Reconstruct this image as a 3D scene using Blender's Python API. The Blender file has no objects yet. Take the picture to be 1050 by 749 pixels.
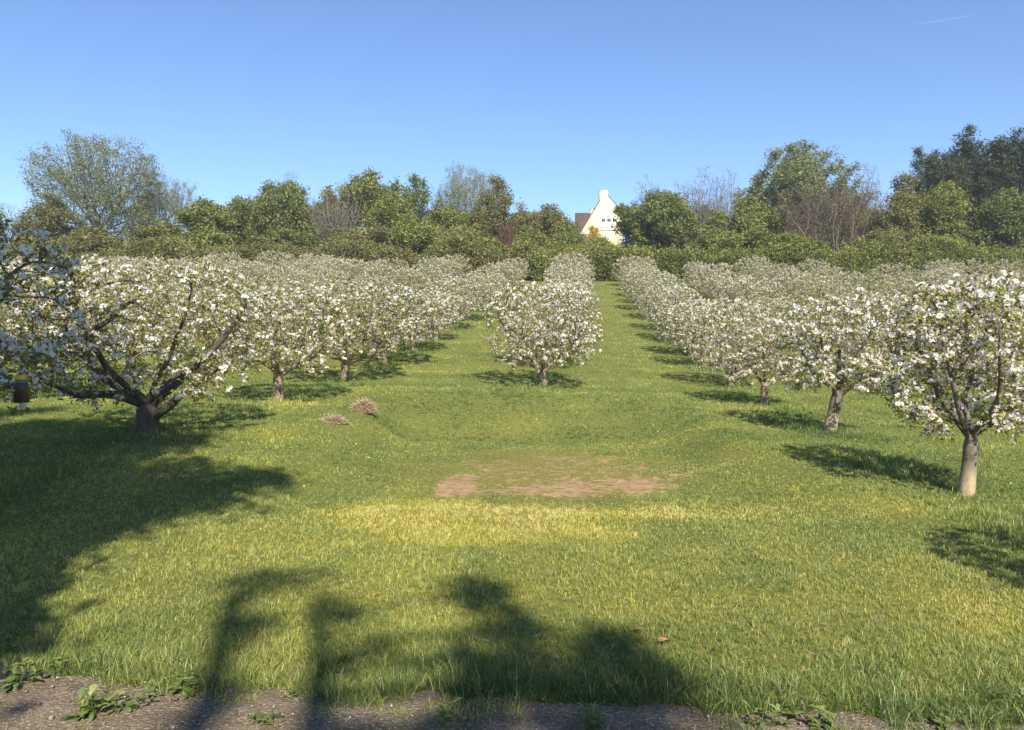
import bpy, math
import numpy as np
from math import radians, sin, cos, pi, tan

SC = bpy.context.scene
COL = SC.collection

# ------------------------------------------------------------------ camera, sky, sun
FPX = 793.0                       # focal length in photo pixels (photo is 1050 x 749)
CX, CY, CAMZ = 525.0, 374.0, 1.7
cam_d = bpy.data.cameras.new('camera')
cam = bpy.data.objects.new('camera', cam_d)
COL.objects.link(cam)
cam.location = (0, 0, CAMZ)
cam.rotation_euler = (pi / 2, 0, 0)
cam_d.sensor_width = 36
cam_d.lens = FPX / 1050 * 36
cam_d.clip_start = 0.05
cam_d.clip_end = 60000
SC.camera = cam

SUN_EL = 37.0
SUN_DX, SUN_DY = -0.2, 1.0        # the way the light travels over the ground
W = bpy.data.worlds.new('World')
SC.world = W
W.use_nodes = True
nt = W.node_tree
nt.nodes.clear()
sky = nt.nodes.new('ShaderNodeTexSky')
sky.sky_type = 'NISHITA'
sky.sun_disc = False
sky.sun_elevation = radians(SUN_EL)
sky.sun_rotation = math.atan2(-SUN_DX, -SUN_DY)
sky.altitude = 50
sky.air_density = 1.0
sky.dust_density = 0.1
sky.ozone_density = 4.0
bg_ = nt.nodes.new('ShaderNodeBackground')
bg_.inputs['Strength'].default_value = 0.084
wo = nt.nodes.new('ShaderNodeOutputWorld')
sat = nt.nodes.new('ShaderNodeHueSaturation')     # the deep clear blue of the day
sat.inputs['Hue'].default_value = 0.506
sat.inputs['Saturation'].default_value = 1.06
nt.links.new(sky.outputs[0], sat.inputs['Color'])
nt.links.new(sat.outputs[0], bg_.inputs[0])
nt.links.new(bg_.outputs[0], wo.inputs[0])

sun_d = bpy.data.lights.new('sun', 'SUN')
sun = bpy.data.objects.new('sun', sun_d)
COL.objects.link(sun)
sun_d.energy = 4.0
sun_d.angle = radians(0.53)
sun_d.color = (1.0, 0.93, 0.80)
h_ = math.hypot(SUN_DX, SUN_DY)
import mathutils
sun.rotation_euler = mathutils.Vector((SUN_DX / h_ * cos(radians(SUN_EL)), SUN_DY / h_ * cos(radians(SUN_EL)), -sin(radians(SUN_EL)))).to_track_quat('-Z', 'Y').to_euler()

SC.view_settings.view_transform = 'Standard'
SC.view_settings.look = 'None'
SC.view_settings.exposure = 1.25
SC.view_settings.gamma = 1.0
SC.view_settings.use_curve_mapping = False
SC.cycles.use_denoising = True
HAZE = 0.0004                     # thickness of the spring haze
SC.cycles.max_bounces = 6
SC.cycles.diffuse_bounces = 3
SC.cycles.glossy_bounces = 2
SC.cycles.transmission_bounces = 4
SC.cycles.transparent_max_bounces = 8

# ------------------------------------------------------------------ helpers
def R(seed):
    return np.random.default_rng(seed)

def mesh(name, V, F, mat=None, parent=None, attrs=None, smooth=False, loc=None, link=True):
    """V (n,3); F: one (m,k) array or a list of such arrays -> ONE mesh object."""
    Fs = F if isinstance(F, list) else [F]
    Fs = [np.asarray(f, dtype=np.int32) for f in Fs if len(f)]
    V = np.asarray(V, dtype=np.float32)
    me = bpy.data.meshes.new(name)
    me.vertices.add(len(V))
    me.vertices.foreach_set('co', V.ravel())
    lv = np.concatenate([f.ravel() for f in Fs])
    cnt = np.concatenate([np.full(len(f), f.shape[1], dtype=np.int32) for f in Fs])
    st = np.concatenate([[0], np.cumsum(cnt)[:-1]]).astype(np.int32)
    me.loops.add(len(lv))
    me.loops.foreach_set('vertex_index', lv)
    me.polygons.add(len(cnt))
    me.polygons.foreach_set('loop_start', st)
    me.update(calc_edges=True)
    if smooth:
        me.polygons.foreach_set('use_smooth', np.ones(len(cnt), dtype=bool))
    for k, a in (attrs or {}).items():
        at = me.attributes.new(k, 'FLOAT', 'POINT')
        at.data.foreach_set('value', np.asarray(a, dtype=np.float32))
    if mat is not None:
        me.materials.append(mat)
    if not link:
        return me
    return obj(name, me, parent, loc)

def obj(name, me, parent=None, loc=None):
    o = bpy.data.objects.new(name, me)
    COL.objects.link(o)
    if parent is not None:
        o.parent = parent
    if loc is not None:
        o.location = loc
    return o

def thing(name, label, cat, loc=(0, 0, 0), rz=0.0, group=None):
    o = bpy.data.objects.new(name, None)
    o.empty_display_size = 0.3
    COL.objects.link(o)
    o.location = loc
    o.rotation_euler = (0, 0, rz)
    return tag(o, label, cat, group)

def tag(o, label, cat, group=None):
    o['label'] = label
    o['category'] = cat
    if group:
        o['group'] = group
    return o

class MB:
    """collects boxes and prisms into one mesh"""
    def __init__(s):
        s.v, s.q, s.t, s.n = [], [], [], 0
    def add(s, v, q=(), t=()):
        s.v += [tuple(p) for p in v]
        s.q += [tuple(i + s.n for i in f) for f in q]
        s.t += [tuple(i + s.n for i in f) for f in t]
        s.n += len(v)
    def box(s, a, b):
        x0, y0, z0 = a
        x1, y1, z1 = b
        s.add([(x0, y0, z0), (x1, y0, z0), (x1, y1, z0), (x0, y1, z0), (x0, y0, z1), (x1, y0, z1), (x1, y1, z1), (x0, y1, z1)],
              [(0, 3, 2, 1), (4, 5, 6, 7), (0, 1, 5, 4), (1, 2, 6, 5), (2, 3, 7, 6), (3, 0, 4, 7)])
    def prism(s, prof, y0, y1):
        """profile in x,z extruded along y"""
        n = len(prof)
        s.add([(x, y0, z) for x, z in prof] + [(x, y1, z) for x, z in prof],
              [(i, (i + 1) % n, n + (i + 1) % n, n + i) for i in range(n)])
        s.ngons = getattr(s, 'ngons', [])
        b = s.n - 2 * n
        s.ngons.append([b + i for i in range(n)][::-1])
        s.ngons.append([b + n + i for i in range(n)])
    def lathe(s, prof, k=20):
        v, q = [], []
        for r, z in prof:
            for i in range(k):
                a = 2 * pi * i / k
                v.append((r * cos(a), r * sin(a), z))
        for j in range(len(prof) - 1):
            for i in range(k):
                q.append((j * k + i, j * k + (i + 1) % k, (j + 1) * k + (i + 1) % k, (j + 1) * k + i))
        s.add(v, q)
    def build(s, name, mat, parent=None, loc=None, smooth=False):
        F = []
        if s.q: F.append(np.array(s.q))
        if s.t: F.append(np.array(s.t))
        for g in getattr(s, 'ngons', []):
            F.append(np.array([g]))
        return mesh(name, np.array(s.v), F, mat, parent, None, smooth, loc)

# ---- materials
def newmat(name):
    m = bpy.data.materials.new(name)
    m.use_nodes = True
    t = m.node_tree
    for n in list(t.nodes):
        t.nodes.remove(n)
    out = t.nodes.new('ShaderNodeOutputMaterial')
    return m, t, out

def ramp(t, fac, stops):
    n = t.nodes.new('ShaderNodeValToRGB')
    el = n.color_ramp.elements
    while len(el) < len(stops):
        el.new(0.5)
    for e, (p, c) in zip(el, stops):
        e.position = p
        e.color = (*c, 1)
    t.links.new(fac, n.inputs[0])
    return n.outputs[0]

def attr(t, name):
    n = t.nodes.new('ShaderNodeAttribute')
    n.attribute_name = name
    return n.outputs['Fac']

def noise(t, scale, detail=4, rough=0.6, vec=None, kind='Object'):
    n = t.nodes.new('ShaderNodeTexNoise')
    n.inputs['Scale'].default_value = scale
    n.inputs['Detail'].default_value = detail
    n.inputs['Roughness'].default_value = rough
    if vec is None:
        c = t.nodes.new('ShaderNodeTexCoord')
        vec = c.outputs[kind]
    t.links.new(vec, n.inputs['Vector'])
    return n.outputs['Fac']

def mathn(t, op, a, b=None, clamp=False):
    n = t.nodes.new('ShaderNodeMath')
    n.operation = op
    n.use_clamp = clamp
    for i, x in enumerate((a, b)):
        if x is None:
            continue
        if isinstance(x, (int, float)):
            n.inputs[i].default_value = x
        else:
            t.links.new(x, n.inputs[i])
    return n.outputs[0]

def mixc(t, f, a, b, mode='MIX'):
    n = t.nodes.new('ShaderNodeMix')
    n.data_type = 'RGBA'
    n.blend_type = mode
    for i, x in ((0, f), (6, a), (7, b)):
        if isinstance(x, (int, float)):
            n.inputs[i].default_value = x
        elif isinstance(x, tuple):
            n.inputs[i].default_value = (*x, 1)
        else:
            t.links.new(x, n.inputs[i])
    return n.outputs[2]

def leaf_mat(name, stops, transl=0.42, attrname='tint', gloss=0.025):
    m, t, out = newmat(name)
    c = ramp(t, attr(t, attrname), stops)
    d = t.nodes.new('ShaderNodeBsdfDiffuse')
    tr = t.nodes.new('ShaderNodeBsdfTranslucent')
    t.links.new(c, d.inputs[0])
    t.links.new(c, tr.inputs[0])
    mx = t.nodes.new('ShaderNodeMixShader')
    mx.inputs[0].default_value = transl
    t.links.new(d.outputs[0], mx.inputs[1])
    t.links.new(tr.outputs[0], mx.inputs[2])
    res = mx.outputs[0]
    if gloss:
        g = t.nodes.new('ShaderNodeBsdfGlossy')
        g.inputs['Roughness'].default_value = 0.6
        m2 = t.nodes.new('ShaderNodeMixShader')
        m2.inputs[0].default_value = gloss
        t.links.new(res, m2.inputs[1])
        t.links.new(g.outputs[0], m2.inputs[2])
        res = m2.outputs[0]
    t.links.new(res, out.inputs[0])
    return m

def bark_mat(name, dark, light, scale=9.0, bump=0.5, pale=None):
    m, t, out = newmat(name)
    tc = t.nodes.new('ShaderNodeTexCoord')
    mp = t.nodes.new('ShaderNodeMapping')
    mp.inputs['Scale'].default_value = (1, 1, 0.45)
    t.links.new(tc.outputs['Object'], mp.inputs[0])
    n1 = noise(t, scale, 8, 0.7, mp.outputs[0])
    n2 = noise(t, scale * 4.5, 5, 0.65, mp.outputs[0])
    f = mathn(t, 'ADD', mathn(t, 'MULTIPLY', n1, 0.6), mathn(t, 'MULTIPLY', n2, 0.4))
    c = ramp(t, f, [(0.36, dark), (0.62, light)])
    if pale:                        # bark worn pale low on the stem
        sx = t.nodes.new('ShaderNodeSeparateXYZ')
        t.links.new(tc.outputs['Object'], sx.inputs[0])
        zz = mathn(t, 'ADD', sx.outputs[2], mathn(t, 'MULTIPLY', f, 0.5))
        k = t.nodes.new('ShaderNodeMapRange')
        k.inputs[1].default_value = pale[1] + 0.0
        k.inputs[2].default_value = pale[1] + 0.20
        k.inputs[3].default_value = 1
        k.inputs[4].default_value = 0
        t.links.new(zz, k.inputs[0])
        pc = ramp(t, f, [(0.35, tuple(x * 0.45 for x in pale[0])), (0.55, pale[0])])
        c = mixc(t, k.outputs[0], c, pc)
    b = t.nodes.new('ShaderNodeBsdfPrincipled')
    t.links.new(c, b.inputs['Base Color'])
    b.inputs['Roughness'].default_value = 0.9
    bp = t.nodes.new('ShaderNodeBump')
    bp.inputs['Strength'].default_value = bump
    bp.inputs['Distance'].default_value = 0.03
    t.links.new(f, bp.inputs['Height'])
    t.links.new(bp.outputs[0], b.inputs['Normal'])
    t.links.new(b.outputs[0], out.inputs[0])
    return m

def plain(name, col, rough=0.7, var=0.15, scale=6.0):
    m, t, out = newmat(name)
    n1 = noise(t, scale, 6, 0.65)
    c = ramp(t, n1, [(0.3, tuple(x * (1 - var) for x in col)), (0.7, tuple(min(1, x * (1 + var)) for x in col))])
    b = t.nodes.new('ShaderNodeBsdfPrincipled')
    t.links.new(c, b.inputs['Base Color'])
    b.inputs['Roughness'].default_value = rough
    t.links.new(b.outputs[0], out.inputs[0])
    return m

# ------------------------------------------------------------------ terrain
def sstep(a, b, x):
    t = np.clip((np.asarray(x, dtype=float) - a) / (b - a), 0, 1)
    return t * t * (3 - 2 * t)

_ys = np.arange(-60, 420, 0.25)
_S = np.interp(_ys, [-60, -6, 0, 5, 9.5, 12.4, 14.8, 20, 24.5, 30, 36, 45, 60, 77, 95, 112, 135, 420],
               [-.3, -.1, 0, .02, .22, .4, .56, .78, 1.15, 1.82, 2.5, 3.9, 6.6, 9.8, 12.5, 14.4, 15.5, 16])
_C = np.interp(_ys, [-60, 2, 10, 35, 55, 77, 130, 420], [0, 0, .025, .05, .03, .012, 0, 0])
_k = np.ones(17) / 17
_S = np.convolve(np.pad(_S, 8, mode='edge'), _k, 'valid')
_C = np.convolve(np.pad(_C, 8, mode='edge'), _k, 'valid')

def fbm(x, y, s=1.0, seed=0, octs=3):
    """cheap smooth pseudo-noise, about -1..1"""
    r = R(1000 + seed)
    out = np.zeros_like(np.asarray(x, dtype=float))
    amp, tot = 1.0, 0.0
    for o in range(octs):
        acc = 0
        for _ in range(5):
            a = r.uniform(0, 2 * pi)
            f = s * (2 ** o) * r.uniform(0.6, 1.4)
            acc = acc + np.sin((x * cos(a) + y * sin(a)) * f + r.uniform(0, 6.28))
        out = out + amp * acc / 2.6
        tot += amp
        amp *= 0.55
    return out / tot

def H(x, y):
    x = np.asarray(x, dtype=float)
    y = np.asarray(y, dtype=float)
    s = np.interp(y, _ys, _S)
    c = np.interp(y, _ys, _C)
    v = x * .9956 - y * .0942
    z = s - c * 15 * np.tanh(v / 15)
    wx = 0.35 * fbm(x, y, 0.9, 3)
    pad = (1 - sstep(2.3, 3.7, np.abs(x + wx - 0.45))) * sstep(6.5, 9.5, y) * (1 - sstep(15.2, 19.4, y + wx))
    z = z * (1 - pad) + (0.05 + 0.010 * (y - 9)) * pad
    z = z + 0.13 * np.exp(-((y + wx - 19.9) / 1.0) ** 2) * (1 - sstep(3.5, 6.0, np.abs(x - .2))) + 0.06 * np.exp(-((np.abs(x + wx - .45) - 3.6) / .55) ** 2) * sstep(11.5, 14, y) * (1 - sstep(17.5, 20, y))
    near = 1 - sstep(60, 90, y)
    z = z + near * (0.022 * fbm(x, y, 1.6, 1) + 0.012 * fbm(x, y, 5.0, 2, 2)) + (1 - near) * 0
    return z

def h1(x, y):
    return float(H(np.array([x]), np.array([y]))[0])

def at(px, d):
    return (px - CX) / FPX * d

def ztop(py, d):
    return CAMZ + (CY - py) / FPX * d

# ---- ground masks (real wear of the ground: soil, dry grass, worn turf)
def blob(x, y, cx, cy, rx, ry, soft=0.35, rough=0.35, seed=5):
    q = np.sqrt(((x - cx) / rx) ** 2 + ((y - cy) / ry) ** 2) + rough * fbm(x, y, 3.2, seed)
    return 1 - sstep(1 - soft, 1 + soft, q)

def track_edge(x):
    return 3.90 - 0.04 * x + 0.10 * fbm(x, x * 0, 2.2, 11) + 0.07 * fbm(x, x * 0, 11, 12) + 0.17 * sstep(-1, -2.6, x) - 0.12 * sstep(0.8, 1.5, x)

def m_soil(x, y):
    s = 0.62 * blob(x, y, 1.40, 10.7, 0.95, 1.05, 0.6, 0.5, seed=6)
    s = np.maximum(s, 0.38 * blob(x, y, 0.9, 12.0, 1.6, 2.0, 0.6, 0.5, seed=9))
    s = np.maximum(s, 0.78 * blob(x, y, -0.72, 10.7, 0.30, 0.85, 0.6, 0.6, seed=7))
    s = np.maximum(s, 0.6 * blob(x, y, 0.45, 10.2, 0.85, 0.55, 0.6, 0.5, seed=8))
    s = np.maximum(s, 0.55 * blob(x, y, -1.0, 8.25, 0.13, 0.13, seed=13))
    s = np.maximum(s, 0.55 * blob(x, y, -0.02, 8.15, 0.22, 0.12, seed=14))
    return s

def m_dry(x, y):
    a = blob(x, y, -0.38, 8.15, 1.75, 1.25, 0.35, 0.4, 21)
    b = 0.28 * blob(x, y, -0.5, 5.8, 3.0, 2.1, 0.5, 0.6, 22)
    c = 0.30 * blob(x, y, 2.3, 4.9, 1.9, 0.8, 0.5, 0.5, 23)
    n = 0.40 * np.clip(fbm(x, y, 1.5, 24) - .12, 0, 1)
    return np.clip(np.maximum(np.maximum(a, b), c) + n, 0, 1)

def m_worn(x, y):
    return blob(x, y, 0.5, 11.8, 1.9, 2.6, 0.35, 0.3, 31)

# ------------------------------------------------------------------ ground
def axis(parts):
    out = []
    for a, b, st in parts:
        out.append(np.arange(a, b, st))
    return np.concatenate(out + [[parts[-1][1]]])

xs = axis([(-3000, -400, 650), (-400, -100, 50), (-100, -20, 4), (-20, -8, .5), (-8, 8, .1), (8, 20, .5), (20, 100, 4), (100, 400, 50), (400, 3000, 650)])
ys = axis([(-3000, -400, 650), (-400, -60, 60), (-60, -8, 4), (-8, 3, .5), (3, 16, .1), (16, 24, .25), (24, 140, 1.5), (140, 400, 26), (400, 3000, 520)])
GX, GY = np.meshgrid(xs, ys)
GZ = H(GX, GY)
V = np.stack([GX.ravel(), GY.ravel(), GZ.ravel()], 1)
nx, ny = len(xs), len(ys)
ii = (np.arange(ny - 1)[:, None] * nx + np.arange(nx - 1)[None, :]).ravel()
F = np.stack([ii, ii + 1, ii + nx + 1, ii + nx], 1)

m, t, out = newmat('turf')
n_f = noise(t, 14, 8, 0.7)
n_m = noise(t, 1.1, 5, 0.6)
green = ramp(t, n_f, [(0.3, (0.05, 0.06, 0.017)), (0.5, (0.12, 0.132, 0.034)), (0.72, (0.21, 0.21, 0.065))])
green = mixc(t, mathn(t, 'MULTIPLY', n_m, 0.5), green, (0.16, 0.17, 0.03))
dryc = ramp(t, n_f, [(0.3, (0.13, 0.118, 0.02)), (0.7, (0.33, 0.295, 0.05))])
c = mixc(t, attr(t, 'dry'), green, dryc)
wornc = ramp(t, n_f, [(0.3, (0.11, 0.11, 0.025)), (0.7, (0.24, 0.21, 0.055))])
c = mixc(t, attr(t, 'worn'), c, wornc)
soilc = ramp(t, noise(t, 9, 8, 0.7), [(0.25, (0.22, 0.13, 0.075)), (0.55, (0.39, 0.25, 0.14)), (0.8, (0.48, 0.33, 0.195))])
brk = mathn(t, 'ADD', attr(t, 'soil'), mathn(t, 'MULTIPLY', mathn(t, 'SUBTRACT', noise(t, 6.5, 8, 0.8), 0.5), 3.4))
mr = t.nodes.new('ShaderNodeMapRange')
mr.inputs[1].default_value = 0.42
mr.inputs[2].default_value = 0.62
t.links.new(brk, mr.inputs[0])
sf = mathn(t, 'MULTIPLY', mr.outputs[0], mathn(t, 'MULTIPLY', attr(t, 'soil'), 4, True), True)
c = mixc(t, sf, c, soilc)
b = t.nodes.new('ShaderNodeBsdfPrincipled')
b.inputs['Roughness'].default_value = 0.95
b.inputs['Specular IOR Level'].default_value = 0.1
t.links.new(c, b.inputs['Base Color'])
bp = t.nodes.new('ShaderNodeBump')
bp.inputs['Strength'].default_value = 0.7
bp.inputs['Distance'].default_value = 0.05
t.links.new(n_f, bp.inputs['Height'])
t.links.new(bp.outputs[0], b.inputs['Normal'])
t.links.new(b.outputs[0], out.inputs[0])
M_TURF = m
gx, gy = V[:, 0], V[:, 1]
g = mesh('ground', V, F, M_TURF, attrs={'dry': m_dry(gx, gy), 'worn': m_worn(gx, gy), 'soil': m_soil(gx, gy)}, smooth=True)
g['kind'] = 'structure'

# bare dirt track along the bottom edge: a sheet a few mm above the ground
tx = np.arange(-14, 14.01, 0.1)
tv = np.linspace(0, 1, 22)
TX, TV = np.meshgrid(tx, tv)
TY = 1.2 + (track_edge(TX) - 1.2) * TV
TZ = H(TX, TY) + 0.004 + 0.012 * (1 - np.abs(2 * TV - 1) ** 6) + 0.006 * fbm(TX, TY, 6, 40)* (1 - np.abs(2 * TV - 1) ** 6)
V = np.stack([TX.ravel(), TY.ravel(), TZ.ravel()], 1)
n_ = len(tx)
ii = (np.arange(len(tv) - 1)[:, None] * n_ + np.arange(n_ - 1)[None, :]).ravel()
m, t, out = newmat('dirt')
n1 = noise(t, 3.0, 8, 0.7)
n2 = noise(t, 45, 6, 0.7)
vor = t.nodes.new('ShaderNodeTexVoronoi')
vor.inputs['Scale'].default_value = 55
tc = t.nodes.new('ShaderNodeTexCoord')
t.links.new(tc.outputs['Object'], vor.inputs['Vector'])
c = ramp(t, mathn(t, 'ADD', mathn(t, 'MULTIPLY', n1, 0.5), mathn(t, 'MULTIPLY', n2, 0.5)),
         [(0.32, (0.065, 0.05, 0.034)), (0.5, (0.175, 0.133, 0.086)), (0.66, (0.32, 0.25, 0.165))])
c = mixc(t, mathn(t, 'GREATER_THAN', noise(t, 75, 3, 0.5), 0.63), c, (0.42, 0.38, 0.30))
b = t.nodes.new('ShaderNodeBsdfPrincipled')
b.inputs['Roughness'].default_value = 0.95
b.inputs['Specular IOR Level'].default_value = 0.15
t.links.new(c, b.inputs['Base Color'])
bp = t.nodes.new('ShaderNodeBump')
bp.inputs['Strength'].default_value = 0.8
bp.inputs['Distance'].default_value = 0.02
t.links.new(mathn(t, 'ADD', n2, mathn(t, 'MULTIPLY', vor.outputs['Distance'], -0.6)), bp.inputs['Height'])
t.links.new(bp.outputs[0], b.inputs['Normal'])
t.links.new(b.outputs[0], out.inputs[0])
M_DIRT = m
o = mesh('dirt_track', V, np.stack([ii, ii + 1, ii + n_ + 1, ii + n_], 1), M_DIRT, smooth=True)
o['kind'] = 'structure'

# ------------------------------------------------------------------ orchard layout
ROWV0, ROWS = -1.2, 5.83           # row offsets across the slope
def uv(u, v):
    return v * .9956 + u * .0942, -v * .0942 + u * .9956

rl = R(77)
ORCH = []                          # (x, y, row k, order key, px or None)
fixed = {
    1: [(4.5, 1417), (9.45, 989), (14.8, 849), (20.1, 783), (24.5, 750), (30.1, 722), (34.4, 707)],
    -1: [(7.3, -153), (12.4, 151), (17.6, 285), (22.6, 354), (27.0, 394), (31.6, 424), (36.3, 447)],
    0: [(22.6, 558)],
}
for k in range(-11, 10):
    v = ROWV0 + ROWS * k + (0.0 if k in (0, -1, 1) else 0.0)
    us = []
    if k in fixed:
        for d, px in fixed[k]:
            ORCH.append((at(px, d), d, k))
        u0 = fixed[k][-1][0] * 1.0 + (0.75 if k == 1 else (-0.6 if k == -1 else 0)) + 5.0
    else:
        u0 = rl.uniform(5.5, 10.5)
        if k == 2:
            u0 = 9.0
    u = u0
    while u < 78.5:
        x, y = uv(u + rl.uniform(-.2, .2), v + rl.uniform(-.18, .18))
        if y > 7 and abs(x) < 525 / FPX * y + 3.0:
            ORCH.append((x, y, k))
        u += 5.0
OX = np.array([p[0] for p in ORCH])
OY = np.array([p[1] for p in ORCH])

def row_near(x, y):
    """0..1: close to a line of trees"""
    v = x * .9956 - y * .0942
    k = np.round((v - ROWV0) / ROWS)
    dv = np.abs(v - ROWV0 - ROWS * k)
    first = np.where(k == 0, 21.0, np.where(k == -1, 5.0, np.where(k == 1, 7.5, 7.0)))
    return (1 - sstep(0.35, 1.25, dv)) * sstep(first - 1.5, first + 0.5, y)

# ------------------------------------------------------------------ grass (stuff): real blades
def grass():
    r = R(5)
    P = []
    for y0, y1, dens, wd in ((3.2, 5.2, 10500, 0.0034), (5.2, 7.5, 6200, 0.0044), (7.5, 10.5, 3600, 0.006), (10.5, 16, 1700, 0.0095), (16, 26, 620, 0.017), (26, 44, 190, 0.030), (44, 80, 46, 0.06)):
        hw = lambda y: 0.68 * y + 1.6
        A = (hw(y0) + hw(y1)) * (y1 - y0)
        n = int(A * dens)
        y = y0 + (y1 - y0) * np.sqrt(r.uniform((y0 / y1) ** 2, 1, n)) if False else np.sqrt(r.uniform(y0 ** 2, y1 ** 2, n))
        x = r.uniform(-1, 1, n) * hw(y)
        P.append(np.stack([x, y, np.full(n, wd)], 1))
    P = np.concatenate(P)
    x, y, wd = P.T
    cell = np.where(y < 8, .075, np.where(y < 14, .11, .17))
    ix, iy = np.floor(x / cell), np.floor(y / cell)
    def hsh(a, b_, k):
        v_ = np.sin(a * 127.1 + b_ * 311.7 + k * 74.7) * 43758.5453
        return v_ - np.floor(v_)
    tx_, ty_ = (ix + .15 + .7 * hsh(ix, iy, 1)) * cell, (iy + .15 + .7 * hsh(ix, iy, 2)) * cell
    tufted = (r.uniform(0, 1, len(x)) < .62) & (y < 22)
    x = np.where(tufted, tx_ + r.normal(0, .16, len(x)) * cell, x)
    y = np.where(tufted, ty_ + r.normal(0, .16, len(x)) * cell, y)
    hl, ht = hsh(ix, iy, 3), hsh(ix, iy, 4)
    out_a = np.arctan2(y - ty_, x - tx_)
    soil, dry, worn, rn = m_soil(x, y), m_dry(x, y), m_worn(x, y), row_near(x, y)
    tuft = np.clip(0.5 + 0.6 * fbm(x, y, 2.6, 51), 0, 1.4)
    fine = np.clip(0.5 + 0.6 * fbm(x, y, 8.0, 52), 0, 1.3)
    ed = y - track_edge(x)
    pr = (0.35 + 0.65 * np.clip(tuft * 0.6 + fine * 0.6, 0, 1)) * (1 - 0.92 * np.clip((soil + 0.3 * fbm(x, y, 9.0, 57) * (soil > .05) - .25) * 3, 0, 1)) * (1 - 0.45 * worn)
    pr = np.where(ed < 0, 0.85 * (fine > 0.45) * (tuft > .25) * np.exp(ed * 3.2), np.clip(pr + .35 * np.exp(-ed * 3), 0, 1))
    keep = r.uniform(0, 1, len(x)) < pr
    x, y, wd, soil, dry, worn, rn, tuft, fine, ed, tufted, hl, ht, out_a = (a[keep] for a in (x, y, wd, soil, dry, worn, rn, tuft, fine, ed, tufted, hl, ht, out_a))
    n = len(x)
    L = (0.032 + 0.045 * r.uniform(0, 1, n) ** 1.5) * (0.65 + 0.7 * tuft * fine)
    L *= np.where(tufted, .6 + .75 * hl, .8) * (1 + .12 * (1 - sstep(5, 9, y)))
    L *= 1 + 1.5 * rn * np.clip(fbm(x, y, 1.7, 53) + 0.5, 0.1, 1.2)
    L *= .76 + .20 * (1 - sstep(4.4, 5.4, y)) + .1 * sstep(16, 22, y)
    for qx, qy in zip(OX, OY):
        if 6 < qy < 28:
            L *= 1 + 1.3 * np.exp(-((x - qx) ** 2 + (y - qy) ** 2) / .12)
    L *= (1 - 0.62 * worn) * (1 - 0.25 * soil)
    bank = sstep(15, 16.5, y) * (1 - sstep(19, 20.5, y)) * (np.abs(x - 0.4) < 4)
    L *= 1 + 0.5 * bank * r.uniform(0, 1, n)
    edge = np.exp(-np.abs(ed) * 3.0) * (ed > -0.12)
    L *= 1 + 1.1 * edge * (.4 + tuft)
    L *= 1 + 0.012 * np.clip(y - 15, 0, 60)
    lean_a = np.where(tufted, out_a + r.normal(0, .7, n), 4.5 * fbm(x, y, 1.6, 58) + r.normal(0, 1.5, n))
    lean = L * r.uniform(0.25, 1.25, n) * (1 - .35 * rn)
    up = np.sqrt(np.clip(L ** 2 - (0.75 * lean) ** 2, (0.25 * L) ** 2, None))
    z = H(x, y)
    fa = r.uniform(0, 2 * pi, n)
    wx, wy = np.cos(fa) * wd * .5, np.sin(fa) * wd * .5
    lx, ly = np.cos(lean_a) * lean, np.sin(lean_a) * lean
    b0 = np.stack([x - wx, y - wy, z - .008], 1)
    b1 = np.stack([x + wx, y + wy, z - .008], 1)
    m0 = np.stack([x - wx * .8 + lx * .35, y - wy * .8 + ly * .35, z + up * .62], 1)
    m1 = np.stack([x + wx * .8 + lx * .35, y + wy * .8 + ly * .35, z + up * .62], 1)
    tp = np.stack([x + lx, y + ly, z + up], 1)
    V = np.stack([b0, b1, m0, m1, tp], 1).reshape(-1, 3)
    i = np.arange(n) * 5
    Q = np.stack([i, i + 1, i + 3, i + 2], 1)
    T = np.stack([i + 2, i + 3, i + 4], 1)
    # tint 0 dark green .. 0.5 fresh .. 0.75 yellow .. 1 straw
    tint = 0.36 + 0.17 * r.normal(0, 1, n) * (1 - .5 * sstep(8, 20, y)) + 0.17 * fbm(x, y, 0.8, 54) + 0.17 * fbm(x, y, 3.0, 55) + 0.08 * fbm(x, y * .4, 9.0, 56) - 0.10 * rn - 0.20 * bank + 0.10 * sstep(19, 19.8, y) * (1 - sstep(20.2, 22, y)) * (np.abs(x + .5) < 5) * (fbm(x, y, 2.5, 59) > -.2)
    tint = tint + np.where(tufted, .22 * (ht - .5), 0)
    tint = np.where(dry > .5, .36 + (tint - .36) * .7, tint) + 0.44 * dry + 0.20 * worn - 0.24 * edge
    tint = np.where(r.uniform(0, 1, n) < (0.07 + 0.02 * dry) * (1 - .85 * sstep(7, 14, y)), r.uniform(0.8, 1.0, n), tint)
    tint = np.clip(tint, 0, 1)
    mat = leaf_mat('grass_blades', [(0.0, (0.07, 0.125, 0.022)), (0.3, (0.18, 0.245, 0.054)), (0.52, (0.295, 0.335, 0.088)), (0.76, (0.53, 0.48, 0.055)), (1.0, (0.62, 0.55, 0.26))], 0.42, gloss=0.04)
    o = mesh('grass', V, [Q, T], mat, attrs={'tint': np.repeat(tint, 5)})
    o['kind'] = 'stuff'
    print('grass blades', n)
grass()

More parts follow.
